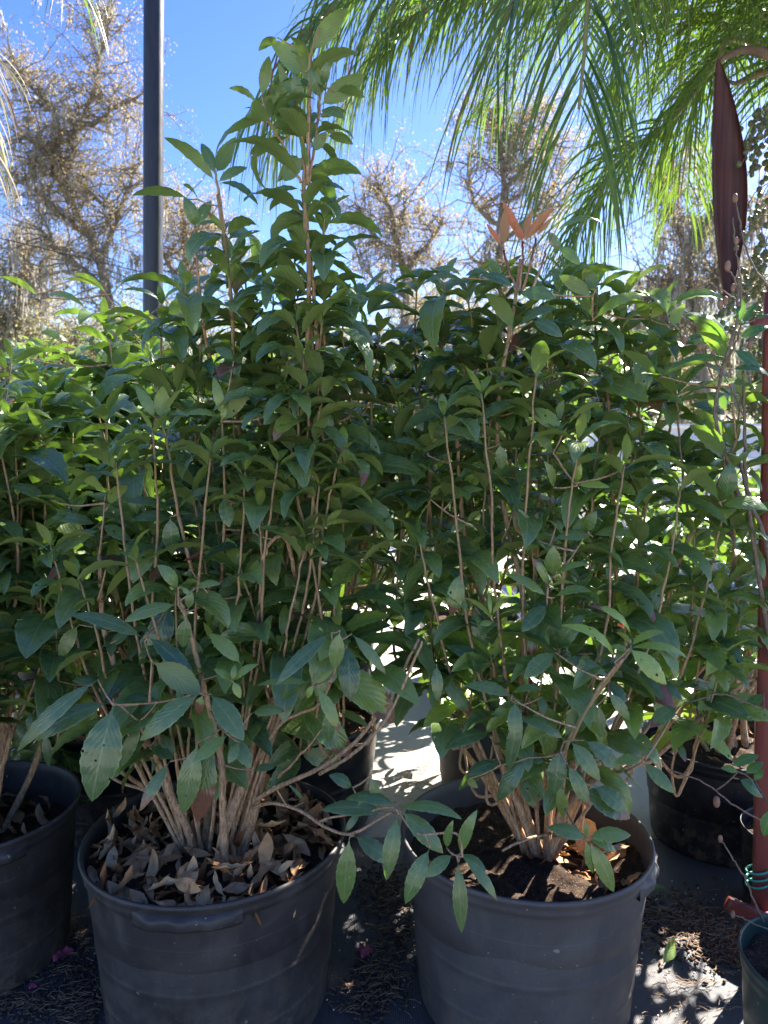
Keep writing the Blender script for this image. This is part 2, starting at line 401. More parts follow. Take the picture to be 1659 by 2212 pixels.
M['glass'] = simple('dark_window_glass', (.02, .025, .03), .08, var=(.025, .03, .035))
M['orange'] = simple('orange_plastic', (.55, .10, .03), .4)
M['pink'] = simple('pink_petal', (.42, .09, .17), .6, var=(.28, .04, .09), scale=60)
M['rachis'] = simple('palm_rachis', (.17, .20, .06), .45, var=(.24, .19, .09), scale=30, stretch=(1, 1, 1))
M['spathe'] = simple('woody_spathe', (.11, .032, .024), .55, var=(.028, .009, .009), scale=55, stretch=(1, 1, .02), bump=1.0)
M['spathe_in'] = simple('woody_bract', (.16, .095, .06), .6, var=(.09, .045, .03), scale=50, stretch=(.1, .1, 1), bump=.5)
M['berry'] = simple('green_palm_berry', (.075, .10, .035), .4, var=(.15, .15, .07), scale=60)
M['trunk'] = simple('palm_trunk', (.20, .18, .15), .8, var=(.11, .095, .08), scale=14, stretch=(.4, .4, 2.5), bump=.6)
M['straw'] = simple('straw', (.34, .22, .12), .8, var=(.17, .10, .055), scale=30)
M['bud'] = simple('flower_bud', (.20, .075, .05), .6, var=(.28, .18, .11), scale=70)
M['bud_brown'] = simple('bark_crumb', (.11, .065, .04), .85, var=(.05, .03, .02))
M['wire'] = simple('cable', (.02, .02, .025), .5)
M['wirelit'] = simple('lit_cable', (.5, .5, .52), .4)  # lit copy of the cable, sunlight put into its base colour
M['pebble'] = simple('pale_crumb', (.55, .50, .45), .8)

# ------------------------------------------------------------ leaves
def leaf_arrays(LV, nseg=12, serr=.05, width_pow=.72, ripple=.06):
    LV = np.asarray(LV, float); K = len(LV)
    base, T, N = LV[:, 0:3], LV[:, 3:6], LV[:, 6:9]
    L, W, arch, fold, twist = LV[:, 9], LV[:, 10], LV[:, 11], LV[:, 12], LV[:, 13]
    tint = LV[:, 14:18]
    T = T / np.linalg.norm(T, axis=1)[:, None]
    N = N - T * (N * T).sum(1)[:, None]; N = N / (np.linalg.norm(N, axis=1)[:, None] + 1e-9)
    S = np.cross(N, T)
    t = np.linspace(0, 1, nseg + 1)
    mid = (t[1:] + t[:-1]) / 2
    th_m = arch[:, None] * mid[None, :] ** 1.05
    step = (L / nseg)[:, None, None] * (np.cos(th_m)[:, :, None] * T[:, None, :] - np.sin(th_m)[:, :, None] * N[:, None, :])
    C = base[:, None, :] + np.concatenate([np.zeros((K, 1, 3)), np.cumsum(step, 1)], 1)
    th = arch[:, None] * t[None, :] ** 1.05
    NN = np.cos(th)[:, :, None] * N[:, None, :] + np.sin(th)[:, :, None] * T[:, None, :]
    tw = (twist[:, None] * t[None, :])[:, :, None]
    SS = np.cos(tw) * S[:, None, :] + np.sin(tw) * NN; NT = np.cos(tw) * NN - np.sin(tw) * S[:, None, :]
    p = .09; s = np.clip((t - p) / (1 - p), 0, 1)
    prof = np.sin(PI * s ** .92) ** width_pow * (1 - .18 * s ** 3); prof[t <= p] = .035; prof = np.maximum(prof, .012)
    w = W[:, None] / 2 * prof[None, :]
    ks = np.array([-1, -.5, 0, .5, 1.0])
    ph = tint[:, 0] * 50
    V = np.zeros((K, nseg + 1, 5, 3))
    alt = np.where(np.arange(nseg + 1) % 2 == 0, 1.0, -1.0) * serr
    for j, k in enumerate(ks):
        ak = abs(k)
        lat = w * k * np.cos(fold)[:, None]
        if ak == 1: lat = lat * (1 + alt[None, :])
        hgt = w * (np.sin(fold)[:, None] * ak - .22 * ak ** 3)
        hgt = hgt + w * ripple * ak ** 2 * np.sin(2 * PI * 5.5 * t[None, :] + ph[:, None] + (1.3 if k > 0 else 0))
        V[:, :, j, :] = C + SS * lat[:, :, None] + NT * hgt[:, :, None]
    idx = np.arange(K * (nseg + 1) * 5).reshape(K, nseg + 1, 5)
    Qd = np.stack([idx[:, :-1, :-1], idx[:, 1:, :-1], idx[:, 1:, 1:], idx[:, :-1, 1:]], -1).reshape(-1, 4)
    uv = np.zeros((K, nseg + 1, 5, 2)); uv[..., 0] = (ks * .5 + .5)[None, None, :]; uv[..., 1] = t[None, :, None]
    col = np.repeat(tint, (nseg + 1) * 5, axis=0)
    return V.reshape(-1, 3), Qd, uv.reshape(-1, 2), col

def leafrow(base, T, N, L, W, arch=.8, fold=.35, twist=0., young=0., red=0., brown=0., rn=None):
    return [*base, *T, *N, L, W, arch, fold, twist, rnd.random() if rn is None else rn, young, red, brown]

class Plant:
    def __init__(s, name, loc, label, cat='shrub', group=None, leafmat='leaf', nseg=12):
        s.root = thing(name, loc, label, cat, group); s.loc = np.array(loc, float)
        s.LV = []; s.stems = []; s.pts = []; s.host = []; s.leafmat = leafmat; s.nseg = nseg
    def stem(s, pts, r0, r1, n=6, young=0., sides=6, own=True, red=0., jit=.004, host=None):
        c = spline(pts, n); m = len(c)
        if jit:
            q = rng.normal(0, jit * .35, c.shape); q[0] = 0; q[-1] *= .3
            c = c + q * np.linspace(.3, 1, m)[:, None]
        rad = r0 + (r1 - r0) * np.linspace(0, 1, m) ** .8
        rad = rad * (1 + .05 * np.sin(np.arange(m) * 2.1 + rnd.random() * 6) )
        if not own and host is None and s.pts:
            A_ = np.vstack(s.pts); host = int(np.concatenate([np.full(len(p_), h_) for p_, h_ in zip(s.pts, s.host)])[int(np.argmin(np.linalg.norm(A_ - c[0], axis=1)))])
        new = own or not s.stems; mb = MB() if new else s.stems[host]
        mb.tube(c, rad, sides, colfn=lambda t: (rnd.random(), min(1, max(0, young * (t * 1.3 - .2))), red * t, 1))
        if new: s.stems.append(mb); host = len(s.stems) - 1
        s.pts.append(c); s.host.append(host); return c
    def node(s, p, axis, phi, L, elev, arch, n=2, wr=.36, young=0., red=0., brown=0., r=1., fold=.4):
        axis = nrm(axis); ref = np.array([0, 1., 0]) if abs(axis[1]) < .9 else np.array([1., 0, 0])
        X = nrm(np.cross(axis, ref)); Y = np.cross(axis, X)
        for k in range(n):
            a = phi + 2 * PI * k / n + rnd.uniform(-.3, .3)
            rad = X * math.cos(a) + Y * math.sin(a)
            e = elev + rnd.uniform(-.2, .2)
            T = nrm(rad * math.cos(e) + axis * math.sin(e)); N = axis * math.cos(e) - rad * math.sin(e)
            ll = L * rnd.uniform(.8, 1.15)
            s.LV.append(leafrow(p, T, N + rng.normal(0, .12, 3), ll, ll * wr * rnd.uniform(.85, 1.15), arch * rnd.uniform(.6, 1.4), fold * rnd.uniform(.6, 1.5), rnd.uniform(-.5, .5),
                                max(0, min(1, young + rnd.uniform(-.06, .1))), red, brown if brown else (rnd.uniform(.2, .4) if rnd.random() < .06 else 0)))
    def shoot(s, pts, r0=.006, r1=.0025, leaf_len=.35, gap=.045, L=.115, elev=.75, arch=1.1, young=0., stemyoung=.6, own=False, topyoung=.26, dens=1., wr=.36, n=6):
        c = s.stem(pts, r0, r1, n, stemyoung, 5, own)
        d = np.concatenate([[0], np.cumsum(np.linalg.norm(np.diff(c, axis=0), axis=1))]); tot = d[-1]
        x = 0.0; phi = rnd.uniform(0, PI); k = 0
        while x < min(leaf_len, tot * .95):
            dd = tot - x; i = min(len(c) - 2, max(0, np.searchsorted(d, dd) - 1)); f = (dd - d[i]) / max(1e-6, d[i+1] - d[i])
            p = c[i] + (c[i+1] - c[i]) * f; ax = c[i+1] - c[i]
            if k == 0: s.node(p, ax, phi, L * .55, 1.05, arch * .5, 2, wr * .85, young + topyoung * 1.4)
            else:
                tt = min(1, .6 + k * .2)
                if rnd.random() < dens: s.node(p, ax, phi, L * (.8, 1.05, 1.1)[k % 3] * (1 if k > 2 else tt + .1), elev * (1.05, .85, .65)[k % 3 if k > 2 else min(k, 2)], arch * (.9, 1, 1.1)[k % 3], 2, wr, young + topyoung * max(0, 1 - k * .35), fold=.5)
            phi += PI / 2; k += 1
            x += (gap * rnd.uniform(1.9, 3.0) if k >= 3 and k % 3 == 0 else gap * rnd.uniform(.3, .5))
        return c
    def hero(s, crop, bx, by, tx, ty, wpx, depth, young=0., brown=0., red=0., arch=None, face='f', ddep=0., rn=None, fold=None, twist=0.):
        b = Q(crop, bx, by, depth); t = Q(crop, tx, ty, depth + ddep)
        ch = t - b; Lc = np.linalg.norm(ch); T = ch / Lc
        toward = nrm(np.array([0, 0, CAM_H]) - b); up = np.array([0, 0, 1.])
        # a leaf rising or lying level arches under its own weight and lets one side be seen, a hanging one shows its face
        if arch is None: arch = (.6 if face == 'f' else .9) if T[2] < -.5 else (1.0 if face == 'f' else 1.5 if face == 's' else 1.15)
        if face == 'f': N = toward * .8 + up * .6
        elif face == 'b': N = -toward * .55 + up * .9
        elif face == 'B': N = -toward + up * .2
        else: N = up * .75 + toward * .6
        N = N - T * np.dot(N, T); N = nrm(N)
        a2 = arch * .5
        T0 = T * math.cos(a2) + N * math.sin(a2); N0 = N * math.cos(a2) - T * math.sin(a2)
        L = Lc / (math.sin(a2) / a2 if a2 > .05 else 1)
        W = min(pxw(crop, wpx, depth) * .85, L * .46)
        s.LV.append([*b, *T0, *N0, L, W, arch, .18 if fold is None else fold, twist, rnd.random() if rn is None else rn, young, red, brown])
        s.connect(b)
    def connect(s, b):
        if not s.pts: return
        A = np.vstack(s.pts); d = np.linalg.norm(A - b, axis=1) + .8 * np.maximum(0, A[:, 2] - b[2]); i = int(np.argmin(d)); hs_ = int(np.concatenate([np.full(len(p_), h_) for p_, h_ in zip(s.pts, s.host)])[i])
        if np.linalg.norm(A[i] - b) > .004:
            mid = (A[i] + b) / 2 + np.array([0, 0, -.05 * np.linalg.norm(A[i] - b)])
            c = s.stem([A[i], mid, b], .0035 if d[i] > .1 else .0025, .0018, 4, .3, 5, False, jit=0, host=hs_)
    def finish(s):
        for mb in s.stems: mb.build('stem', M['bark'] if s.leafmat == 'leaf' else M['twig'], s.root)
        V, Qd, uv, col = leaf_arrays(s.LV, s.nseg, .035 if s.nseg >= 12 else 0)
        return mesh_obj('foliage', V, Qd, M[s.leafmat], s.root, uv, col)

# ------------------------------------------------------------ pots
def dents(seed, amt):
    r = random.Random(seed); ds = [(r.uniform(0, 2 * PI), r.uniform(.05, .42), r.uniform(.08, .3), r.uniform(.03, .09), r.uniform(-1, .6)) for _ in range(16)]
    p1, p2 = r.uniform(0, 6), r.uniform(0, 6)
    def f(t, z, rr):
        o = amt * .5 * math.sin(2 * t + p1) + amt * .3 * math.sin(3 * t + p2 + z * 4)
        for (a, zz, w1, w2, s) in ds:
            da = (t - a + PI) % (2 * PI) - PI
            o += amt * s * math.exp(-(da / w1) ** 2 - ((z - zz) / w2) ** 2)
        return o
    return f
def make_pot(cx, cy, r, h, mat, label, seed, handles=(), soil_drop=.075, rings=True, amt=.006, thick=.006, group='black nursery pots'):
    root = thing('plant_pot', (cx, cy, 0), label, 'plant pot', group)
    f = dents(seed, amt); rb = r * .86
    prof = [(.001, .004), (rb * .97, .004), (rb, .02)]
    ring_z = (h * .33, h * .66) if rings else ()
    nz = 90
    for i in range(1, nz):
        z = .02 + (h - .075) * i / nz; rr = rb + (r * .965 - rb) * (z / h)
        if rings:
            for k, rz in enumerate((h * .25, h * .5, h * .74)):
                if abs(z - rz) < .009: rr += .0016
                if z > rz: rr += .0014
        prof.append((rr, z))
    prof += [(r * .972, h - .052), (r * .975, h - .045), (r * .992, h - .042), (r * .998, h - .03), (r * .995, h - .018), (r * 1.012, h - .014),
             (r * 1.018, h - .006), (r * 1.012, h), (r * .998, h + .001), (r * .985, h - .004), (r * .975, h - .03), (r * .965, h - .06), (r * .955, h - .12), (r * .92, h - .22), (r * .3, h - .25)]
    mb = MB(); mb.lathe(prof, (cx, cy, 0), 96, f); mb.build('pot_body', mat, root)
    for ang in handles:
        hb = MB(); n = 22; ring = []
        w = .74; secs = []
        for i in range(n + 1):
            a = ang + (i / n - .5) * w; e = min(1, min(i, n - i) / 3.0); e = e * e * (3 - 2 * e)
            rr = r * 1.0 + f(a, h - .04, r)
            lift = e * (.012 + .004 * math.sin(i * 1.1 + seed))
            pts = [(rr - .004, h - .022), (rr + lift * .8, h - .026 - .004 * e), (rr + lift, h - .036), (rr + lift * .9, h - .052), (rr + lift * .45, h - .060), (rr - .010, h - .058)]
            secs.append([(cx + q * math.cos(a), cy + q * math.sin(a), z) for q, z in pts])
        V = np.array(secs).reshape(-1, 3); m = 6
        Qd = [(i * m + j, i * m + j + 1, (i + 1) * m + j + 1, (i + 1) * m + j) for i in range(n) for j in range(m - 1)]
        hb.add(V, Qd); hb.build('handle', mat, root)
    # soil surface
    zs = h - soil_drop; sb = MB(); V = []; nr, ns = 14, 48; rr = r * .955
    for i in range(nr + 1):
        for j in range(ns):
            a = 2 * PI * j / ns; q = rr * i / nr; x, y = q * math.cos(a), q * math.sin(a)
            z = zs + .012 * math.sin(x * 21 + seed) * math.cos(y * 17) + .008 * math.sin(x * 60 + y * 45) + (rnd.uniform(-.004, .004)) + .018 * math.exp(-(q / .1) ** 2)
            V.append((cx + x, cy + y, z))
    Qd = [(i * ns + j, (i + 1) * ns + j, (i + 1) * ns + (j + 1) % ns, i * ns + (j + 1) % ns) for i in range(nr) for j in range(ns)]
    sb.add(V, Qd); sb.build('soil', M['soil'], root)
    return root, zs
def litter(cx, cy, z, r, n, label, sect=None, L=(.05, .11), lift=.03, name='leaf_litter', cat='dead leaves', crumbs=60, edge=1.0):
    LV = []
    for _ in range(n):
        a = rnd.uniform(0, 2 * PI) if sect is None else rnd.uniform(*sect); q = r * math.sqrt(rnd.random()) * edge
        hgt = z + rnd.random() ** 2 * lift + .004
        p = (cx + q * math.cos(a), cy + q * math.sin(a), hgt); az = rnd.uniform(0, 2 * PI); el = rnd.uniform(-.25, .6)
        T = (math.cos(az) * math.cos(el), math.sin(az) * math.cos(el), math.sin(el))
        ll = rnd.uniform(*L)
        b = np.array(p) - np.array(T) * ll * .5; b[2] = max(b[2], z)
        LV.append(leafrow(b, T, (rnd.uniform(-.6, .6), rnd.uniform(-.6, .6), rnd.choice((1, 1, -1))), ll, ll * rnd.uniform(.3, .48), rnd.uniform(-1.6, 2.4), rnd.uniform(.2, 1.25), rnd.uniform(-1.4, 1.4), rn=rnd.uniform(0, .82)))
    V, Qd, uv, col = leaf_arrays(LV, 8, 0, ripple=.25)
    o = mesh_obj(name, V, Qd, M['dead'], None, uv, col)
    return tag(o, label, cat, None, 'stuff')

# ============================================================ SETTING
mb = MB(); S_ = 400
mb.add([(-S_, -S_, -.008), (S_, -S_, -.008), (S_, S_, -.008), (-S_, S_, -.008)], [(0, 1, 2, 3)]); tag(mb.build('ground', M['ground']), kind='structure')
def sheet(name, x0, x1, y0, y1, z, mat, n=60, amp=.004):
    xs = np.linspace(x0, x1, n + 1); ys = np.linspace(y0, y1, n + 1); X, Y = np.meshgrid(xs, ys)
    Z = z + amp * np.sin(X * 3.1 + Y * 1.7) * np.sin(Y * 4.3 - X) + amp * .5 * np.sin(X * 11 + 2 * np.sin(Y * 5))
    V = np.stack([X, Y, Z], -1).reshape(-1, 3); i = np.arange(n)[:, None] * (n + 1) + np.arange(n)[None, :]
    Qd = np.stack([i, i + 1, i + n + 2, i + n + 1], -1).reshape(-1, 4)
    m = MB(); m.add(V, Qd); return tag(m.build(name, mat), kind='structure')
sheet('paving', -9, 9, 2.35, 12, .004, M['pale'])
sheet('weed_cloth', -5, 5, -2, 2.75, .014, M['fabric'], 120, .003)

# ============================================================ POTS + SHRUBS
def at_pot(u, v, y): p = P(u, v, y); return p
potA = dict(c=(-.455, 1.93), r=.345, h=.485)
potB = dict(c=(.385, 1.95), r=.335, h=.475)
_, zA = make_pot(*potA['c'], potA['r'], potA['h'], M['pot'], 'large black pot heaped with dry brown leaves, with a pulled lug handle facing the front', 3, handles=(-PI / 2 + .02, PI - .25), soil_drop=.062)
_, zB = make_pot(*potB['c'], potB['r'], potB['h'], M['pot2'], 'worn grey-black pot with bare dark soil and small dents, its lug handle at the right', 8, handles=(-.42, PI - .5), soil_drop=.085)
cL = (-1.235, 2.10); _, zL = make_pot(*cL, .31, .47, M['pot'], 'black pot cut off by the left edge of the photo, reddish dead leaves inside', 14, handles=(-.95,), soil_drop=.13)
cC = (-1.06, 2.95); _, zC = make_pot(*cC, .34, .45, M['potnew'], 'black pot in deep shade behind the left edge pot and the big leafy litter pot', 21, soil_drop=.08)
cD = (-.355, 2.93); _, zD = make_pot(*cD, .34, .45, M['potnew'], 'black pot with gritty pale soil in the second row, behind the heap of brown leaves', 22, soil_drop=.06)
cE = (.555, 3.13); _, zE = make_pot(*cE, .345, .45, M['pot2'], 'grey pot in the second row, mostly hidden behind the worn pot with bare soil', 23, soil_drop=.07)
cF = (1.31, 2.78); _, zF = make_pot(*cF, .29, .40, M['potnew'], 'smooth clean black pot at right just left of the red wooden post', 24, soil_drop=.045, rings=False, amt=.002)
cH = (-2.0, 2.95); _, zH = make_pot(*cH, .34, .45, M['potnew'], 'leftmost black pot of the second row, beyond the left edge of the photo', 26, soil_drop=.08)
row3 = [(-1.75, 4.0), (-.85, 4.1), (-.38, 4.4), (.55, 4.75), (1.85, 4.0)]
desc3 = ['leftmost', 'second from left', 'middle', 'fourth from left', 'rightmost']
z3 = []
for i, c in enumerate(row3):
    _, z_ = make_pot(*c, .33, .45, M['potnew'], desc3[i] + ' pot of the back row standing on the sunlit pale paving', 30 + i, soil_drop=.07); z3.append(z_)

litter(potA['c'][0], potA['c'][1], zA, .315, 430, 'curled dry brown leaves heaped over the soil of the big pot', L=(.05, .115), lift=.07)
litter(potB['c'][0] + .05, potB['c'][1] - .02, zB, .235, 38, 'few dry brown leaves against the right inside wall of the worn pot', sect=(-1.1, .7), L=(.06, .13), lift=.05)
litter(cL[0], cL[1], zL, .27, 90, 'reddish brown dead leaves inside the pot at the left edge', L=(.06, .13), lift=.05)
litter(cD[0], cD[1], zD, .27, 25, 'few dead leaves on gritty soil of the second row pot', L=(.04, .08))
litter(cF[0], cF[1], zF, .25, 30, 'dry leaf scraps on the soil of the clean black pot at right', L=(.04, .08))

def big_shrub(name, c, zs, label, nst, top, spread, seed, young=0., L=.12, nseg=12, shoots=(3, 5), low=.75, gap=.045, dark=1., leaf_len=(.3, .6), xlim=None):
    """generic many-stemmed potted shrub: stems rise from the soil, fork above half height, leafy at the ends"""
    global rnd
    rnd = random.Random(seed)
    pl = Plant(name, (c[0], c[1], zs), label, 'shrub', 'potted evergreen shrubs', nseg=nseg)
    b = np.array([c[0], c[1], zs])
    nst = int(nst * 1.25)
    for i in range(nst):
        a = 2 * PI * i * .382 * 1.0 + rnd.uniform(-.5, .5); q = spread * math.sqrt(rnd.uniform(.05, 1))
        zt = rnd.uniform(low, top) if rnd.random() < .55 else rnd.uniform(top * .8, top)
        zt = zt - .35 * (q / spread) ** 2 * (top - low)
        tip = np.array([c[0] + q * math.cos(a), c[1] + q * math.sin(a), zt])
        fork_h = rnd.uniform(.35, .6)
        b0 = b + np.array([math.cos(a) * rnd.uniform(.02, .10), math.sin(a) * rnd.uniform(.02, .10), -.02])
        fk = b0 + (tip - b0) * fork_h + np.array([math.cos(a) * .05, math.sin(a) * .05, -.03])
        r0 = rnd.uniform(.008, .017)
        pl.stem([b0, b0 + (fk - b0) * .5 + rng.normal(0, .02, 3), fk], r0, r0 * .6, 6, 0, 7, True)
        for k in range(rnd.randint(*shoots)):
            tp = tip + np.array([rnd.uniform(-.13, .13), rnd.uniform(-.13, .13), rnd.uniform(-.30, .04) if k else 0])
            m1 = fk + (tp - fk) * .5 + np.array([rnd.uniform(-.05, .05), rnd.uniform(-.05, .05), .0])
            m1[:2] += (tp[:2] - fk[:2]) * .15
            pl.shoot([fk, m1, tp], r0 * .5, .0024, rnd.uniform(*leaf_len), gap * 1.2, L * rnd.uniform(1.3, 1.75), rnd.uniform(.95, 1.25), rnd.uniform(1.2, 1.8), young, dens=.95, wr=.38)
    return pl

# --- the leading shrub A
rnd = random.Random(101)
A = Plant('tea_olive_shrub', (-.42, 1.93, zA), 'tallest shrub, rising from the pot of brown leaves up to the palm fronds', 'shrub', 'potted evergreen shrubs', nseg=20)
yA = 1.93
def F(u, v, y): return P(u, v, y)
trunk = A.stem([F(505, 1885, 1.88), F(540, 1760, 1.89), F(575, 1600, 1.90), F(603, 1470, 1.92), F(622, 1350, 1.95), F(650, 1220, 1.97), F(672, 1050, 1.97), F(685, 900, 1.96), F(686, 760, 1.95), F(678, 640, 1.94), F(672, 560, 1.94)], .0245, .0035, 8, sides=10, jit=.003)
A.stem([F(470, 1880, 1.84), F(487, 1790, 1.83), F(530, 1680, 1.86), F(560, 1560, 1.9), F(600, 1440, 1.95), F(580, 1300, 2.02), F(560, 1150, 2.1), F(520, 950, 2.1), F(505, 800, 2.05), F(498, 620, 2.02), F(470, 420, 2.0)], .0145, .004, 8, sides=9, young=.8, jit=.003)
A.stem([F(488, 1890, 1.82), F(482, 1780, 1.80), F(478, 1650, 1.78), F(450, 1520, 1.75), F(425, 1420, 1.73), F(400, 1330, 1.72), F(385, 1290, 1.71)], .011, .004, 8, sides=8, young=.6, jit=.003)
A.stem([F(420, 1855, 1.93), F(385, 1760, 1.93), F(340, 1650, 1.93), F(280, 1540, 1.9), F(245, 1430, 1.88), F(222, 1340, 1.88), F(215, 1200, 1.86)], .016, .005, 8, sides=9, jit=.003)
A.stem([F(425, 1850, 1.88), F(400, 1780, 1.87), F(370, 1720, 1.86), F(350, 1660, 1.87), F(300, 1560, 1.9), F(260, 1480, 1.95), F(240, 1380, 2.0)], .012, .006, 8, sides=8, jit=.003)
A.stem([F(440, 1850, 1.9), F(448, 1760, 1.95), F(440, 1650, 2.0), F(470, 1500, 2.05), F(500, 1350, 2.1), F(540, 1180, 2.15), F(560, 1000, 2.15)], .012, .006, 8, sides=8, jit=.003)
A.stem([F(395, 1850, 1.95), F(330, 1720, 1.98), F(250, 1660, 1.92), F(215, 1620, 1.9)], .009, .004, 8, sides=7)
A.stem([F(430, 1850, 1.96), F(470, 1700, 2.02), F(520, 1560, 2.1), F(560, 1400, 2.15), F(590, 1250, 2.2), F(640, 1000, 2.25)], .011, .005, 8, sides=7)
# long arching side branches to the right
A.stem([F(540, 1735, 1.88), F(600, 1700, 1.84), F(690, 1660, 1.80), F(760, 1610, 1.78), F(815, 1545, 1.78), F(845, 1500, 1.8), F(870, 1450, 1.8), F(905, 1380, 1.82)], .0072, .0035, 8, sides=7, jit=.002)
A.stem([F(690, 1672, 1.80), F(760, 1630, 1.76), F(830, 1560, 1.74), F(880, 1460, 1.72), F(912, 1385, 1.72)], .005, .003, 8, sides=7, jit=.002)
A.stem([F(545, 1745, 1.86), F(590, 1735, 1.8), F(650, 1752, 1.74), F(700, 1785, 1.68), F(755, 1802, 1.63), F(810, 1775, 1.6), F(845, 1755, 1.58)], .0052, .003, 8, sides=7, jit=.001)
A.stem([F(690, 1775, 1.69), F(720, 1765, 1.66), F(790, 1755, 1.62), F(850, 1745, 1.57), F(900, 1800, 1.52), F(985, 1800, 1.47), F(1000, 1850, 1.46)], .003, .0022, 8, sides=6, jit=.001)
A.stem([F(600, 1680, 1.85), F(640, 1640, 1.8), F(700, 1570, 1.78)], .004, .002, 6, sides=6)
A.stem([F(560, 1640, 1.86), F(610, 1560, 1.80), F(690, 1520, 1.75), F(725, 1440, 1.7)], .006, .003, 6, sides=6)
A.stem([F(640, 1260, 1.9), F(620, 1170, 1.84), F(590, 1165, 1.8), F(565, 1210, 1.78)], .006, .004, 6, sides=7)
# leading shoots at the top
A.stem([F(676, 1000, 1.97), F(664, 800, 1.95), F(668, 600, 1.93), F(660, 450, 1.93), F(654, 310, 1.93), F(637, 190, 1.93)], .008, .0035, 10, young=.9, sides=8)
def leader(pts, n0, L, gap, arch, r0=.005, wr=.36, dens=1, yo=.0):
    A.shoot(pts, r0, .003, n0, gap, L, .75, arch, yo, .9, True, .05, dens, wr, n=8)
A.shoot([F(668, 640, 1.93), F(664, 540, 1.94), F(655, 430, 1.94), F(658, 380, 1.94)], .006, .004, .42, .030, .185, 1.1, 1.65, 0, .9, False, 0, 1, .33, n=8)
A.shoot([F(676, 760, 1.96), F(672, 700, 1.95), F(668, 620, 1.95)], .006, .004, .30, .030, .175, 1.1, 1.65, 0, .9, False, 0, 1, .33, n=8)
A.stem([F(664, 400, 1.93), F(667, 250, 1.92), F(669, 190, 1.92), F(668, 130, 1.9), F(690, 60, 1.9)], .005, .003, 8, young=.9, sides=7, own=False)
A.stem([F(667, 395, 1.93), F(683, 290, 1.94), F(692, 190, 1.95)], .0042, .003, 8, young=.9, sides=7, own=False)
A.stem([F(650, 395, 1.93), F(620, 330, 1.92), F(582, 262, 1.9)], .004, .0028, 8, young=.9, sides=7, own=False)
A.stem([F(486, 500, 2.01), F(470, 400, 2.0), F(463, 360, 2.0)], .004, .003, 8, young=.9, sides=7, own=False)
A.stem([F(430, 620, 2.05), F(424, 540, 2.04), F(421, 490, 2.04)], .003, .0025, 8, young=.9, sides=7)
A.stem([F(430, 620, 2.05), F(450, 760, 2.08), F(500, 900, 2.1)], .0035, .005, 8, sides=7)
A.shoot([F(700, 760, 2.0), F(700, 650, 2.0), F(697, 560, 2.0), F(700, 470, 2.0)], .005, .003, .40, .032, .17, 1.1, 1.65, 0, .9, True, 0, 1, .34, n=8)
A.shoot([F(640, 760, 2.0), F(640, 690, 2.02), F(632, 610, 2.02), F(636, 560, 2.02)], .005, .003, .30, .032, .17, 1.1, 1.65, 0, .9, True, 0, 1, .34, n=8)
A.shoot([F(668, 420, 1.93), F(668, 330, 1.95), F(670, 240, 1.95), F(668, 150, 1.94)], .004, .003, .30, .045, .13, 1.1, 1.4, 0, .9, False, 0, 1, .36, n=8)
A.shoot([F(600, 300, 1.93), F(590, 280, 1.93), F(582, 262, 1.93)], .003, .003, .03, .03, .15, .7, 1.4, 0, .9, False, 0, 1, .36, n=4)
A.shoot([F(495, 640, 2.02), F(497, 600, 2.02), F(490, 540, 2.02), F(486, 505, 2.02)], .004, .003, .18, .035, .16, 1.1, 1.6, 0, .9, False, 0, 1, .34, n=6)
tl = [(535,340,770,55,110,'B'),(500,470,265,265,130,'B'),(320,245,195,335,60,'b'),(620,560,440,370,110,'B'),(620,570,730,320,70,'b'),(600,690,890,490,120,'B'),(700,600,890,640,90,'b'),
(215,630,265,365,75,'B'),(190,690,0,580,75,'b'),(240,790,0,880,80,'b'),(265,790,270,640,50,'B'),(430,770,200,640,120,'B'),(400,890,145,1050,80,'b'),(465,930,590,800,140,'B'),(590,770,765,730,80,'b'),
(640,890,815,945,80,'b'),(550,990,640,860,130,'B'),(490,1020,360,1180,120,'B'),(470,1240,245,1320,80,'s'),(540,1230,775,1270,70,'s'),(440,770,320,400,80,'B'),(590,640,520,450,90,'f'),(620,560,650,400,70,'f'),
(520,560,440,560,60,'f'),(460,600,530,510,50,'f'),(430,700,250,560,70,'b'),(600,720,760,780,80,'f'),(530,600,640,580,60,'b'),(430,780,260,720,90,'f'),(600,790,700,880,90,'B'),(470,700,420,480,70,'f')]
for (x0, y0, x1, y1, wd, fc) in tl: A.hero('t', x0, y0, x1, y1, wd * 1.25, 1.92, face=fc, ddep=rnd.uniform(-.05, .05), rn=rnd.uniform(0, .7))
for (x0, y0, x1, y1, wd, fc) in [(930,790,705,595,85,'b'),(935,745,1020,590,80,'B'),(925,700,1155,515,62,'s'),(940,790,1070,725,60,'f'),(935,800,1115,890,60,'s'),(850,860,790,800,60,'b'),(815,860,568,848,68,'b'),
    (848,985,795,850,90,'f'),(850,985,912,870,60,'f'),(850,980,955,975,40,'s'),(1000,1120,822,1112,62,'s'),(1000,1120,960,1000,55,'B'),(1000,1110,1130,1000,60,'s'),(1000,1140,1060,1030,60,'f'),(930,760,870,620,60,'f')]:
    A.hero('r1', x0, y0, x1, y1, wd, 2.0, face=fc, ddep=rnd.uniform(-.06, .06), rn=rnd.uniform(.2, 1))
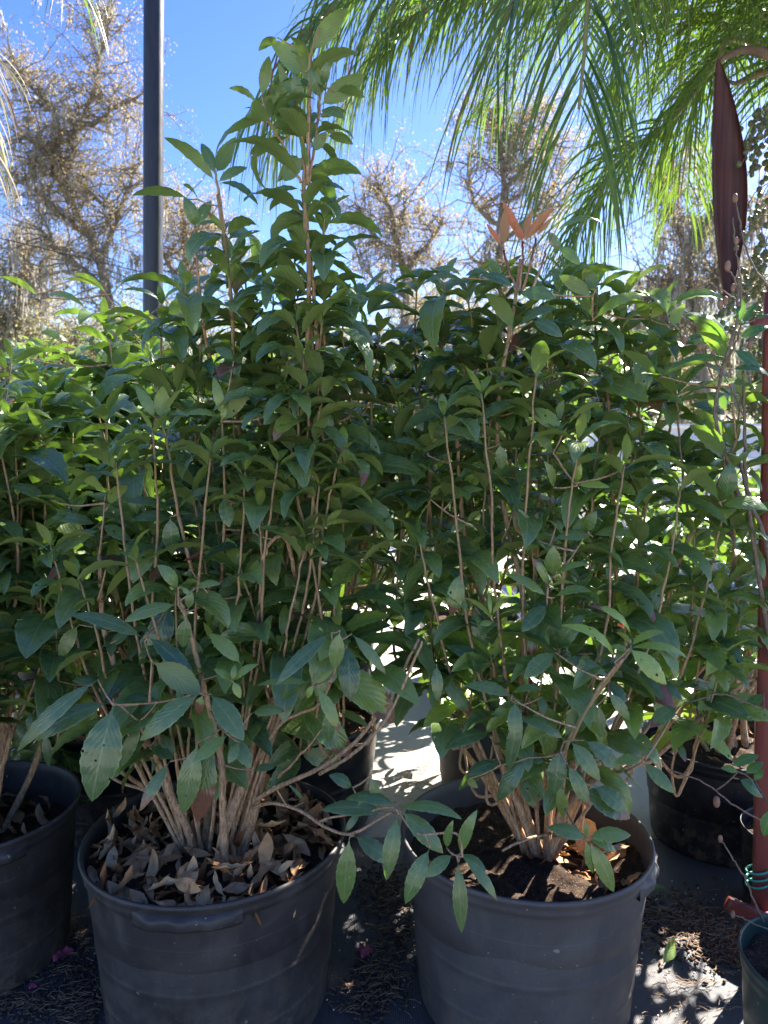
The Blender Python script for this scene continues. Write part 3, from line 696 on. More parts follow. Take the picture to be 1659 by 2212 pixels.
# large leaves low at the front
al = [(740,955,600,1585,310,'f',1.62,0,0),(640,790,115,1260,150,'f',1.66,.05,0),(720,935,230,1190,180,'f',1.72,0,0),(1310,880,915,1190,190,'f',1.58,.12,0),(1375,885,1590,1190,190,'f',1.58,.1,0),
(990,670,1315,885,200,'B',1.66,.08,0),(1490,1150,1258,1335,115,'f',1.6,.22,0),(1510,1165,1640,1368,130,'f',1.62,.15,0),(1290,1200,1200,1665,190,'f',1.62,.05,0),(1385,1230,1290,1720,210,'f',1.66,.12,.62),
(1110,1325,915,1650,105,'f',1.64,.1,.42),(930,1075,795,1355,115,'f',1.72,.05,0),(765,960,1020,930,80,'s',1.75,0,0),(1020,945,865,1040,60,'f',1.72,.05,0),(940,520,455,370,130,'f',1.72,0,0),(965,510,1270,780,145,'f',1.70,0,.1),
(630,600,355,765,110,'b',1.8,.2,0),(1165,300,808,418,120,'f',1.66,.15,.12),(1215,380,1195,580,160,'f',1.65,.12,0),(1110,290,1000,650,225,'f',1.85,0,0),(1250,500,1285,760,150,'f',1.8,.05,0),(680,280,965,5,95,'b',1.85,.55,0),
(1575,690,1358,490,130,'f',1.72,.3,0),(1165,190,1025,40,120,'f',1.62,.15,0),(1185,185,1240,238,100,'f',1.6,.2,.2),(1275,190,1445,165,75,'f',1.7,.2,0),(250,330,0,490,115,'f',2.0,0,0),(240,760,0,740,80,'s',2.05,.2,0),
(515,430,388,650,125,'f',1.85,.08,0),(600,215,245,460,85,'b',1.85,.35,0),(275,310,40,220,95,'f',2.0,0,0),(1520,800,1395,720,65,'f',1.66,.35,0),(1520,800,1535,690,50,'f',1.64,.3,0),(1520,800,1572,912,85,'f',1.6,.4,0),
(1520,800,1690,690,80,'f',1.66,.3,0),(1320,890,1295,1015,110,'f',1.55,.15,.7),(670,800,470,800,90,'f',1.85,0,0),(640,270,470,330,80,'b',1.8,.4,0),(870,460,710,580,100,'f',1.85,0,0),(1390,260,1350,420,60,'f',1.8,.05,0),
(1570,240,1380,470,110,'f',1.85,0,0),(1560,100,1450,190,110,'f',1.9,0,.1),(690,70,740,100,100,'f',1.75,0,0),(1240,60,1240,120,150,'f',1.8,0,0),(980,1230,1130,1310,110,'f',1.8,.05,0),(1130,1310,1060,1150,100,'f',1.8,.05,0),
(1400,1200,1560,1420,170,'f',1.95,0,0),(400,1000,320,1150,90,'f',1.95,0,0),(290,1130,320,1355,70,'f',1.9,0,0),(230,1160,190,1000,120,'f',2.0,0,0),(240,800,180,900,100,'f',2.1,0,0),(1230,330,1250,200,70,'f',1.7,.1,0),
(760,460,560,430,80,'f',1.9,0,0),(1320,700,1420,800,110,'f',1.75,0,.45),(1340,720,1600,640,90,'f',1.8,.1,0),(860,460,980,480,60,'f',1.8,0,0),(1250,990,1010,890,130,'B',1.85,.0,0),(1090,1060,1340,1120,80,'f',1.85,0,0)]
for (x0, y0, x1, y1, wd, fc, dp, yo, br) in al: A.hero('a', x0, y0, x1, y1, wd, dp, young=yo, brown=br, face=fc, ddep=rnd.uniform(-.04, .02), rn=rnd.uniform(0, 1), fold=rnd.uniform(.05, .3))
ml = [(960,-20,450,462,180,'f',1.66,.0,0),(1040,-40,985,325,175,'f',1.62,.12,0),(1110,90,1140,622,245,'f',1.74,0,0),(1150,-10,1470,372,135,'f',1.70,.1,.2),(810,465,985,320,85,'f',1.66,.45,0),(825,480,1030,905,150,'f',1.6,.3,.25),
(935,690,935,1005,155,'f',1.68,.05,0),(790,465,735,588,92,'f',1.62,.4,0),(770,450,265,475,90,'f',1.7,.25,0),(215,730,525,715,150,'f',1.66,.2,.18),(1300,500,1480,740,120,'f',1.85,0,0),(240,1260,430,1240,110,'f',1.75,0,0),
(430,1400,350,1380,60,'f',1.75,.1,0),(100,1000,0,1200,200,'f',1.6,.1,0),(1160,1425,935,1310,165,'f',1.62,.05,0),(1570,1610,1095,1535,175,'s',1.57,.1,0),(1470,1660,868,1635,200,'f',1.62,0,0),(1240,1640,1090,1840,90,'f',1.66,.1,0),
(700,1560,560,1400,50,'f',1.8,.0,0),(1000,700,1310,860,100,'f',1.9,0,0),(980,450,880,520,70,'f',1.9,.1,0),(850,200,720,500,140,'f',1.85,.15,0)]
for (x0, y0, x1, y1, wd, fc, dp, yo, br) in ml: A.hero('m', x0, y0, x1, y1, wd, dp, young=yo, brown=br, face=fc, ddep=rnd.uniform(-.04, .02), fold=rnd.uniform(.05, .3))
el = [(60,225,10,512,90,'f',1.56),(60,205,338,252,75,'s',1.56),(70,210,255,395,110,'f',1.54),(200,370,92,612,100,'f',1.5),(300,400,178,498,80,'f',1.48),(330,395,405,205,72,'f',1.48),(335,400,487,600,62,'s',1.46),
      (320,430,335,738,80,'f',1.47),(330,400,440,470,60,'f',1.5),(270,370,300,250,50,'f',1.5),(-60,60,-20,200,60,'f',1.58)]
for i, (x0, y0, x1, y1, wd, fc, dp) in enumerate(el): A.hero('r8', x0, y0, x1, y1, wd, dp, young=.12, face=fc, ddep=rnd.uniform(-.03, .01), brown=.2 if i == 6 else 0, fold=.15)
A.hero('r7', 1510, 325, 1485, 612, 108, 1.6, young=.15)
A.hero('r7', 1530, 320, 1690, 440, 100, 1.64)
# shoots in the body of A
def bodyshoot(pl, u, v, y, h=.5, lean=(0, 0), **kw):
    t = P(u, v, y); b = t + np.array([lean[0], lean[1], -h])
    A_ = np.vstack(pl.pts); d = np.linalg.norm(A_ - b, axis=1) + .8 * np.maximum(0, A_[:, 2] - b[2]); a = A_[int(np.argmin(d))]
    pl.shoot([a, b * .85 + a * .15 + [0, 0, .01], (b + t) / 2 + rng.normal(0, .012, 3), t], .0056, .0026, **kw)
A.shoot([F(415, 1235, 1.85), F(385, 1110, 1.83), F(365, 980, 1.82), F(350, 905, 1.82)], .005, .003, .03, .05, .03, young=.3, stemyoung=1.4)
A.shoot([F(480, 1230, 1.9), F(485, 1060, 1.88), F(480, 930, 1.87), F(480, 900, 1.87)], .0045, .003, .03, .05, .03, young=.3, stemyoung=1.4)
for (x0, y0, x1, y1, wd, fc, yo) in [(1055,1085,1062,862,170,'B',.4),(1010,1080,885,862,90,'f',.2),(1060,1080,1198,878,50,'b',.3)]: A.hero('l', x0, y0, x1, y1, wd, 1.82, young=yo, face=fc, rn=.9)
for (x0, y0, x1, y1, wd, fc, yo) in [(1445,1075,1188,1070,85,'s',.3),(1450,1060,1395,803,80,'f',.3),(1460,1095,1638,868,110,'B',.3),(1450,1090,1480,980,50,'f',.3)]: A.hero('l', x0, y0, x1, y1, wd, 1.87, young=yo, face=fc, rn=.9)
r3l = [(455,1040,272,930,80,'b',.5,1.88),(468,1092,548,998,80,'b',.45,1.88),(765,1130,520,1080,70,'s',.05,1.9),(765,1125,965,1020,70,'s',.1,1.9),(1020,1075,1292,1165,95,'s',.15,1.85),(975,1045,1180,965,90,'b',.0,1.9),
(735,1135,742,1298,88,'f',.08,1.82),(965,1050,990,1182,82,'f',.08,1.83),(770,1140,570,1150,70,'f',.0,1.95),(200,1060,50,1000,70,'f',0,2.0),(230,1050,380,1000,60,'s',.1,2.0),(420,1170,220,1140,70,'f',0,1.95),(440,1190,210,1317,90,'f',.1,1.9),
(440,1170,560,1240,80,'f',.05,1.9),(1090,1180,780,1190,70,'s',.05,1.95),(1090,1200,1150,1270,80,'f',.05,1.85),(1310,330,1480,260,80,'b',0,1.95),(990,240,820,215,70,'s',0,1.97),(1000,220,1200,165,75,'s',0,1.97),(1010,460,930,405,80,'f',0,1.9),
(1410,1180,1345,1105,40,'b',.4,1.8),(1410,1180,1480,1105,50,'b',.4,1.8),(1410,1190,1320,1190,45,'b',.4,1.8),(1400,1180,1515,1160,45,'b',.4,1.8),(1240,950,1300,870,60,'f',0,1.85),(1250,460,1100,410,70,'s',.0,2.0),(1240,470,1210,400,60,'f',0,2.0),(1240,490,1320,440,60,'f',0,2.0),
(1240,540,1090,580,70,'s',.1,2.0),(1240,540,1340,600,70,'f',0,2.0),(1160,700,1050,730,50,'f',.1,1.9),(1130,740,1210,700,50,'f',.1,1.9),(1430,800,1540,880,90,'f',0,1.9),(1440,770,1380,660,60,'f',0,1.9)]
for (x0, y0, x1, y1, wd, fc, yo, dp) in r3l: A.hero('r3', x0, y0, x1, y1, wd, dp, young=yo, face=fc, ddep=rnd.uniform(-.06, .03))
for (u, v, y, yo) in [(560,800,2.05,0),(600,870,2.0,0),(440,900,2.1,0),(300,1010,2.05,0),(160,1100,2.0,.05),(330,1160,1.95,0),(420,1080,1.95,0),(560,1020,1.9,0),(640,1060,1.85,.05),(740,1080,1.95,0),(520,1230,1.85,.05),(600,1180,1.95,.0),
    (720,1270,1.85,0),(250,1250,1.95,0),(120,1300,1.95,0),(80,1180,2.05,0),(380,1280,1.8,.1),(700,920,2.0,0),(760,1000,2.0,0),(620,720,2.05,0),(540,690,2.1,0),(740,660,2.05,0),(700,740,2.1,0),(780,760,2.1,0),(590,960,2.1,0),(650,1330,2.0,0),
    (460,1330,1.95,0),(300,1330,2.0,0),(500,1430,1.95,0),(730,1360,1.85,.1),(180,1400,2.05,0),(400,620,2.1,0),(350,700,2.15,0),(450,760,2.1,0),(530,600,2.1,0),(590,640,2.1,0),(440,680,2.1,0),(560,740,2.1,0),(780,650,2.1,0),(820,720,2.1,0),(640,830,2.05,0),(500,880,2.05,0),(380,840,2.1,0),(230,900,2.1,0),(460,1000,2.0,0),(680,1130,1.95,0),(210,1180,2.0,0),(50,1080,2.1,0),(560,1330,1.95,0),(380,1420,1.95,0),(640,1420,1.95,0)]:
    bodyshoot(A, u, v, y, rnd.uniform(.25, .45), (rnd.uniform(-.08, .08), rnd.uniform(0, .1)), young=yo, leaf_len=rnd.uniform(.2, .36), L=rnd.uniform(.16, .21), arch=rnd.uniform(1.1, 1.75), elev=rnd.uniform(.9,1.25), gap=.05, wr=.39)
for (u, v, y) in [(655,770,1.86),(700,850,1.86),(640,700,1.88),(695,690,1.88),(668,900,1.88),(625,860,1.88)]:
    bodyshoot(A, u, v, y, .3, (rnd.uniform(-.03, .03), 0), leaf_len=.24, L=.17, arch=1.5, elev=1.05, gap=.045, wr=.36)
# tall bare canes fanning up through the front of the bush
for (ub, vb, um, vm, ut, vt, yt) in [(400,1840,300,1400,250,1000,1.78),(415,1850,330,1350,330,930,1.80),(430,1850,420,1380,455,980,1.78),(450,1860,500,1420,530,1020,1.80),(470,1870,560,1420,600,1000,1.78),(500,1870,640,1380,690,1050,1.80),(505,1870,680,1300,735,980,1.82),(395,1840,200,1480,110,1180,1.85),(440,1860,370,1500,290,1200,1.74),(480,1870,600,1500,660,1180,1.78),(495,1870,560,1300,560,1100,1.8),(405,1845,240,1500,170,1250,1.8)]:
    A.shoot([F(ub, vb, 1.88), F((ub + um) / 2, (vb + vm) / 2, 1.86), F(um, vm, (yt + 1.86) / 2 + .02), F((um + ut) / 2 + rnd.uniform(-10, 10), (vm + vt) / 2, yt), F(ut, vt, yt)], .0062, .0026, .10, .045, .15, 1.0, 1.4, .04, .5, True, .3, 1, .36, n=7)
for (u, v, y) in [(250,1390,1.95),(330,1440,1.85),(420,1500,1.8),(520,1400,1.85),(570,1520,1.95),(640,1500,1.9),(700,1430,1.8),(750,1380,1.85),(800,1440,1.85),(160,1480,2.05),(90,1420,2.1),(300,1560,1.95),(480,1600,1.95),(380,1600,1.9),(700,1300,1.9),(610,1380,1.85),(450,1380,1.85),(830,1330,1.95),(200,1330,2.0),(540,1280,1.9)]:
    bodyshoot(A, u, v, y, rnd.uniform(.16, .28), (rnd.uniform(-.06, .06), rnd.uniform(0, .08)), young=rnd.choice((0, 0, .05, .25)), leaf_len=rnd.uniform(.07, .13), L=rnd.uniform(.17, .22), arch=rnd.uniform(.9, 1.4), elev=rnd.uniform(.4, .8), gap=.05, wr=.38)
A.finish()

# --- shrub B in the worn pot
rnd = random.Random(202)
B = Plant('tea_olive_shrub', (.40, 1.95, zB), 'shrub with a bronze-red leaf tuft on top, growing from the worn pot of bare soil', 'shrub', 'potted evergreen shrubs', nseg=20)
for pts in [[(1150,1850,1.92),(1090,1730,1.93),(1040,1640,1.95),(1000,1560,1.98),(940,1470,2.0),(880,1400,2.0)],
            [(1160,1845,1.9),(1120,1740,1.88),(1075,1620,1.88),(1070,1480,1.9),(1060,1350,1.95),(1010,1200,2.0),(990,1000,2.05),(985,860,2.05)],
            [(1170,1850,1.92),(1130,1730,1.9),(1110,1600,1.9),(1125,1480,1.92),(1130,1300,1.95),(1090,1100,2.0),(1075,900,2.0),(1110,660,2.0),(1125,560,2.0)],
            [(1180,1850,1.9),(1185,1740,1.92),(1180,1600,1.9),(1130,1520,1.92),(1150,1350,2.0),(1160,1150,2.05),(1165,1000,2.1),(1150,760,2.1)],
            [(1185,1855,1.88),(1230,1740,1.85),(1290,1680,1.85),(1370,1650,1.88),(1430,1580,1.95),(1500,1500,2.0),(1570,1400,2.05),(1600,1250,2.05)],
                        [(1180,1850,1.95),(1200,1700,2.0),(1200,1500,2.0),(1190,1300,1.95),(1180,1250,1.9)],
            [(1185,1850,1.97),(1240,1650,2.05),(1300,1450,2.1),(1330,1250,2.1),(1320,1000,2.1),(1310,800,2.1)],
            [(1195,1850,1.95),(1290,1640,1.95),(1370,1500,2.0),(1440,1300,2.05),(1480,1180,2.0),(1550,1050,1.95),(1590,950,1.95)],
            [(1150,1860,1.97),(1060,1700,2.0),(980,1580,2.1),(950,1400,2.15),(930,1150,2.15),(925,950,2.1)],
            [(1370,1650,1.88),(1410,1640,1.9),(1500,1560,1.95),(1600,1480,1.98),(1659,1460,2.0)]]:
    B.stem([F(*p) for p in pts], .012 if len(pts) > 5 else .008, .0042, 8, sides=8, young=.3, jit=.003)
B.stem([F(*p) for p in [(1190,1850,1.85),(1215,1720,1.8),(1225,1610,1.75),(1290,1500,1.7),(1350,1420,1.66),(1362,1400,1.66)]], .0075, .0028, 8, sides=8, young=.9, jit=.002)
B.stem([F(1085, 1838, 1.72), F(1130, 1815, 1.76), F(1190, 1800, 1.84)], .003, .004, 4, sides=6, own=True)
B.stem([F(1350, 1420, 1.66), F(1290, 1490, 1.66), F(1235, 1600, 1.66)], .0035, .004, 4, young=1.2, sides=6)
bl = [(755,250,478,100,85,'f',.2,1.7),(760,180,650,-5,80,'f',.15,1.7),(790,110,795,-85,150,'f',.15,1.72),(800,255,1048,222,95,'s',.15,1.7),(770,185,935,168,70,'b',.2,1.68),(800,120,1040,42,80,'s',.15,1.72),(190,85,130,372,135,'f',.2,1.85),
(755,300,588,478,180,'f',.05,1.8),(820,600,1000,365,160,'f',0,1.85),(812,600,750,325,130,'f',0,1.9),(808,612,604,782,150,'f',.08,1.72),(835,650,1150,765,110,'f',0,1.8),(1195,675,838,440,125,'s',.65,1.62),(1300,525,1020,310,105,'s',.6,1.66),
(1300,570,1522,485,80,'s',.45,1.66),(1290,585,1532,822,160,'f',.5,1.6),(1290,590,1670,655,90,'s',.45,1.66),(1280,600,1165,575,60,'f',.4,1.68),(1300,570,1198,482,60,'b',.5,1.64),(1275,620,1200,640,70,'f',.35,1.7),(1290,600,1420,690,70,'f',.2,1.72),
(865,1190,568,1050,135,'s',.1,1.7),(545,925,540,1195,115,'f',.08,1.66),(520,925,218,1045,85,'b',.25,1.7),(530,900,212,828,115,'f',.1,1.72),(525,885,718,858,75,'s',.1,1.7),(590,955,500,1392,115,'f',.05,1.72),(625,1300,428,1585,145,'f',0,1.72),
(840,1250,800,1535,155,'f',.05,1.68),(905,1190,1098,1452,135,'f',.08,1.66),(885,1340,1030,1630,115,'f',.1,1.64),(995,1185,1232,1375,145,'f',.1,1.74),(1380,1330,1582,1532,115,'f',.15,1.72),(1375,1310,1198,1332,115,'f',.2,1.7),
(1600,970,1428,1105,135,'f',.1,1.78),(862,1175,1082,880,175,'B',.05,1.76),(945,1150,1065,925,115,'f',.0,1.78),(700,990,805,1255,165,'f',.0,1.85),(450,1345,230,1420,120,'s',0,1.75),(385,1150,85,1250,155,'s',0,1.8),(50,765,262,1035,125,'f',.05,1.85),
(30,690,40,932,95,'f',.08,1.76),(385,712,90,570,120,'f',0,1.85),(1090,950,1100,1170,95,'f',.1,1.74),(720,900,730,1020,170,'f',0,1.74),(1060,1480,1272,1650,205,'f',.1,1.74),(1150,870,1292,1055,105,'f',.05,1.78),(270,320,355,612,135,'f',0,1.9),
(1400,430,1500,175,140,'f',.05,1.9),(400,410,198,255,65,'b',.4,1.75),(400,415,310,440,75,'f',.4,1.74),(385,380,372,215,30,'f',.4,1.75),(395,370,500,258,55,'b',.4,1.75),(740,1330,600,1290,110,'f',.05,1.78),(1600,1180,1659,1330,60,'f',0,1.9),
(830,1470,860,1690,95,'f',.3,1.78),(1080,1170,1380,1290,150,'f',0,1.85),(620,1030,640,1200,90,'f',.05,1.85),(230,200,100,60,110,'s',0,1.9),(760,240,640,420,90,'f',0,1.9),(1050,620,1250,780,150,'f',0,1.88),(1150,800,1270,940,120,'f',.0,1.84),  # first leaf in this row: its sunlit look is put in as young tint
(240,470,60,480,100,'s',0,1.95),(560,660,440,760,110,'f',0,1.9),(30,560,10,440,60,'f',.05,1.95),(1420,750,1640,930,110,'f',0,1.9),(1250,820,1530,900,150,'f',0,1.88),(560,1440,700,1640,150,'f',0,1.86),(230,1440,300,1500,60,'B',.3,1.75)]
for (x0, y0, x1, y1, wd, fc, yo, dp) in bl: B.hero('b', x0, y0, x1, y1, wd, dp, young=yo, face=fc, ddep=rnd.uniform(-.04, .02), brown=rnd.choice((0, 0, 0, 0, .3)), fold=rnd.uniform(.05, .3))
for (x0, y0, x1, y1, wd) in [(875,332,703,285,85),(880,330,1067,318,90),(872,330,876,254,30),(872,335,902,482,56),(885,335,1002,388,52),(885,340,992,562,95)]: B.hero('r8', x0, y0, x1, y1, wd, 1.62, young=.22, fold=.1)
B.stem([Q('r8', 875, 332, 1.62), Q('r8', 800, 330, 1.7), Q('r8', 735, 320, 1.82)], .003, .004, 4, sides=6)
B.hero('r8', 850, 120, 1062, 245, 190, 1.75, young=.05, brown=.35)
# bronze tuft
for pts in [[(580,1260),(545,1180),(518,1080)],[(585,1250),(595,1150),(600,1045)],[(600,1250),(630,1150),(655,1030)],[(640,1250),(680,1150),(700,1080)]]:
    B.stem([Q('r2', *p, 1.98) for p in pts], .004, .0028, 6, young=.2, red=1.0, sides=6)
for (x0, y0, x1, y1, wd, rd, fc) in [(517,1065,525,893,62,1,'B'),(600,1042,512,870,52,1,'B'),(600,1045,732,893,62,.75,'B'),(510,1060,442,965,32,1,'B'),(655,1022,728,938,28,.9,'B'),(598,1040,640,900,45,.85,'B'),(600,1045,560,960,50,1,'B')]:
    B.hero('r2', x0, y0, x1, y1, wd * .9, 1.98, young=0, red=rd * rnd.uniform(.6, 1), face=fc, arch=rnd.uniform(.2, .5), rn=.3, fold=.45, twist=rnd.uniform(-.5, .5))
for (x0, y0, x1, y1, wd, yo, fc, dp) in [(735,1010,945,970,50,.15,'s',2.0),(750,1060,848,1145,60,.1,'f',2.0),(705,1000,760,1085,70,0,'f',2.0),(340,1200,218,1165,50,.05,'s',2.0),(345,1200,460,1180,50,.05,'s',2.0),(340,1210,165,1235,60,0,'s',2.0),(560,1240,420,1190,70,0,'f',1.95),
    (580,1270,745,1290,90,.1,'f',1.9),(900,1280,755,1190,70,.1,'B',1.95),(915,1250,870,1160,80,.1,'B',1.95)]: B.hero('r2', x0, y0, x1, y1, wd, dp, young=yo, face=fc, ddep=rnd.uniform(-.05, .05))
r4l = [(560,330,440,170,95,'b',.15,1.95),(580,320,745,240,90,'s',.1,1.95),(900,285,755,95,80,'b',.1,2.0),(915,170,865,60,70,'B',.15,2.0),(905,290,1150,190,85,'s',.35,2.0),(925,250,1130,215,60,'b',.5,2.05),(1145,280,1085,190,70,'B',.7,2.1),
(1150,280,1220,210,60,'B',.8,2.1),(1240,310,1300,212,60,'B',.7,2.05),(1490,395,1280,265,85,'s',.05,1.9),(1485,465,1350,310,100,'b',.35,1.92),(1205,530,1495,462,80,'b',.2,1.9),(1180,535,1020,420,80,'b',.1,1.95),(1480,700,1320,655,70,'f',0,2.0),
(620,650,400,740,80,'s',.1,1.9),(440,840,215,770,80,'s',.1,1.9),(640,290,770,360,90,'f',0,1.9),(190,870,30,810,60,'s',.05,1.95),(190,860,350,800,60,'s',.05,1.95),(300,640,420,680,70,'s',.1,2.0),(775,770,620,670,95,'f',.3,1.85),(790,750,945,645,75,'b',.35,1.85),
(760,720,780,630,60,'b',.4,1.87),(730,860,630,770,70,'f',.25,1.85),(740,870,830,820,80,'f',.3,1.85),(835,1000,975,1010,50,'f',.45,1.8),(830,990,850,905,45,'f',.5,1.82),(730,1010,690,895,60,'f',.2,1.82),(1470,880,1320,740,130,'b',.1,1.85),(1480,850,1340,670,90,'b',.25,1.88),
(1450,1070,1260,910,100,'b',.1,1.82),(1460,1090,1659,1110,110,'s',.15,1.82),(1480,1060,1500,900,90,'f',0,1.85),(1090,900,1010,970,90,'f',0,1.9),(500,820,510,930,90,'f',0,1.85),(880,1200,920,1110,80,'f',.05,1.82),(900,1220,740,1230,70,'f',.1,1.82),(900,1220,1080,1230,80,'s',.1,1.85),
(610,1210,580,1100,90,'f',.0,1.85),(350,1160,290,1200,60,'f',.1,1.9),(360,1160,420,1110,60,'b',.15,1.9),(200,1060,250,1000,80,'b',.3,1.9),(290,1070,430,1020,70,'s',.15,1.9),(750,1150,770,1190,70,'f',.1,1.82)]
for (x0, y0, x1, y1, wd, fc, yo, dp) in r4l: B.hero('r4', x0, y0, x1, y1, wd, dp, young=yo, face=fc, ddep=rnd.uniform(-.06, .03))
B.hero('r4', 605, 1230, 570, 1095, 80, 1.84, young=0, brown=0, red=.35, face='f'); B.hero('r4', 610, 1230, 665, 1120, 60, 1.84, red=.4, face='f')
for (u, v, y, yo) in [(950,700,2.15,0),(1010,640,2.1,0),(1050,760,2.05,0),(1150,640,2.1,0),(1180,720,2.05,0),(1250,690,2.1,.05),(1290,620,2.1,.1),(1340,700,2.1,.2),(1400,760,2.1,.05),(1460,840,2.0,0),(1530,900,2.0,.05),(1580,1010,1.95,.05),(1600,860,2.05,.05),
    (950,850,2.1,0),(1060,900,2.0,0),(1130,850,2.0,.05),(1220,880,2.0,.1),(1300,920,2.0,0),(1370,950,2.0,0),(900,980,2.05,0),(960,1060,2.0,0),(1050,1050,1.95,0),(1120,1080,1.95,.05),(1280,1060,1.95,.05),(1400,1080,1.95,0),(1500,1150,1.95,.05),
    (900,1180,1.95,0),(1000,1200,1.95,0),(1230,1180,1.9,.05),(1340,1200,1.95,0),(1430,1280,1.95,.05),(1550,1280,1.95,.05),(930,1330,1.95,0),(1050,1340,1.9,.05),(1320,1330,1.95,0),(1480,1400,1.95,.0),(980,1440,1.95,0),(1120,1440,1.95,0),(1250,1440,1.95,0),(1560,1420,1.9,.3),(870,1100,2.0,0),(1620,1160,2.0,.05),(900,620,2.15,0),(960,610,2.1,0),(1080,600,2.1,0),(1220,610,2.1,0),(1350,640,2.15,.15),(1430,660,2.15,.1),(1110,700,2.1,0),(1000,780,2.1,0),(870,740,2.15,0),(860,860,2.1,0),(1080,820,2.05,0),(1260,800,2.1,.05),(1480,760,2.1,0),(1380,860,2.05,.05),(1180,960,2.0,0),(920,1260,1.95,0),(1150,1180,1.95,0),(1260,1260,1.95,0)]:
    bodyshoot(B, u, v, y, rnd.uniform(.25, .45), (rnd.uniform(-.08, .08), rnd.uniform(0, .1)), young=yo, leaf_len=rnd.uniform(.2, .36), L=rnd.uniform(.16, .21), arch=rnd.uniform(1.1, 1.75), elev=rnd.uniform(.9,1.25), gap=.05, wr=.39)
for (ub, vb, um, vm, ut, vt, yt) in [(1130,1840,1010,1350,960,900,1.82),(1150,1850,1070,1300,1040,850,1.82),(1165,1850,1130,1300,1160,800,1.82),(1180,1850,1210,1350,1250,950,1.80),(1190,1850,1310,1350,1350,1000,1.82),(1200,1850,1400,1400,1470,1050,1.85),(1140,1845,980,1480,900,1150,1.85),(1195,1850,1460,1480,1560,1120,1.9)]:
    B.shoot([F(ub, vb, 1.90), F((ub + um) / 2, (vb + vm) / 2, 1.88), F(um, vm, (yt + 1.86) / 2 + .02), F((um + ut) / 2 + rnd.uniform(-10, 10), (vm + vt) / 2, yt), F(ut, vt, yt)], .0062, .0026, .10, .045, .15, 1.0, 1.4, .04, .5, True, .3, 1, .36, n=7)
for (u, v, y) in [(950,1420,1.95),(1000,1500,1.95),(1060,1420,1.85),(1080,1540,1.85),(1140,1500,1.85),(1180,1420,1.85),(1230,1520,1.85),(1290,1420,1.85),(1300,1560,1.85),(1360,1500,1.9),(1400,1400,1.95),(1450,1460,1.95),(1520,1380,1.95),(1100,1620,1.85),(1200,1620,1.85),(1040,1350,1.9),(1350,1340,1.9),(1600,1330,2.0),(1270,1640,1.85),(1560,1500,2.0),(1480,1560,2.0)]:
    bodyshoot(B, u, v, y, rnd.uniform(.16, .28), (rnd.uniform(-.06, .06), rnd.uniform(0, .08)), young=rnd.choice((0, 0, .05, .25)), leaf_len=rnd.uniform(.07, .13), L=rnd.uniform(.15, .20), arch=rnd.uniform(.9, 1.4), elev=rnd.uniform(.3, .8), gap=.05, wr=.38)
B.finish()

# --- the others
pl = big_shrub('tea_olive_shrub', cL, zL, 'dense shrub at the left edge, growing from the pot with reddish dead leaves', 17, 1.82, .46, 31, L=.115, low=1.1)
rnd = random.Random(77)

pl.finish()
pl = big_shrub('tea_olive_shrub', cC, zC, 'shrub second from left in the second row, its sunlit yellow-green tops below the black pole', 17, 2.13, .55, 32, young=.05, L=.13)
for (x0, y0, x1, y1, wd, fc, yo) in [(695,265,470,130,80,'b',.4),(730,260,1085,200,105,'s',.25),(700,270,415,170,60,'b',.7),(250,280,0,150,80,'b',.5),(280,290,550,350,85,'s',.5),(720,590,480,490,130,'b',.3),(730,570,985,400,95,'b',.3),(1060,330,795,240,60,'s',0),(1065,330,1220,222,60,'s',0),
    (1060,340,1035,195,60,'f',0),(1110,450,1170,285,95,'B',0),(1090,440,880,540,65,'s',0),(735,725,850,590,110,'B',.1),(710,720,605,612,80,'f',.0),(490,730,370,660,80,'b',.15),(500,730,605,680,50,'s',.1),(130,660,30,560,80,'s',.2),(440,570,265,510,80,'f',.25)]:
    pl.hero('l', x0, y0, x1, y1, wd, 2.7, young=yo, face=fc, ddep=rnd.uniform(-.08, .05))
pl.finish()
big_shrub('tea_olive_shrub', cD, zD, 'shrub in the second row right behind the tallest shrub, seen between its stems', 15, 2.1, .5, 33, L=.12).finish()
big_shrub('tea_olive_shrub', cE, zE, 'shrub in the second row behind the shrub with the bronze-red tuft', 17, 2.2, .52, 34, L=.12).finish()
big_shrub('tea_olive_shrub', cF, zF, 'shrub at right growing from the clean black pot beside the red post', 8, 1.5, .42, 35, L=.10, leaf_len=(.15, .3)).finish()
big_shrub('tea_olive_shrub', cH, zH, 'shrub at the far left of the second row, its tops in full sun', 16, 2.10, .5, 36, young=.06, L=.13, nseg=8).finish()
labs3 = ['leftmost shrub of the sunlit back row, seen behind the yellow-green tops', 'second back row shrub from left, in sun behind the black pole base', 'back row shrub seen through the gap between the two front pots',
         'fourth back row shrub, in sun behind the bronze-tufted one', 'rightmost back row shrub, in front of the chain-link fence']
for i, c in enumerate(row3):
    big_shrub('tea_olive_shrub', c, z3[i], labs3[i], 13, (2.3, 2.25, 2.05, 2.0, 1.75)[i], .5, 40 + i, young=.1, L=.125, nseg=8, gap=.055).finish()

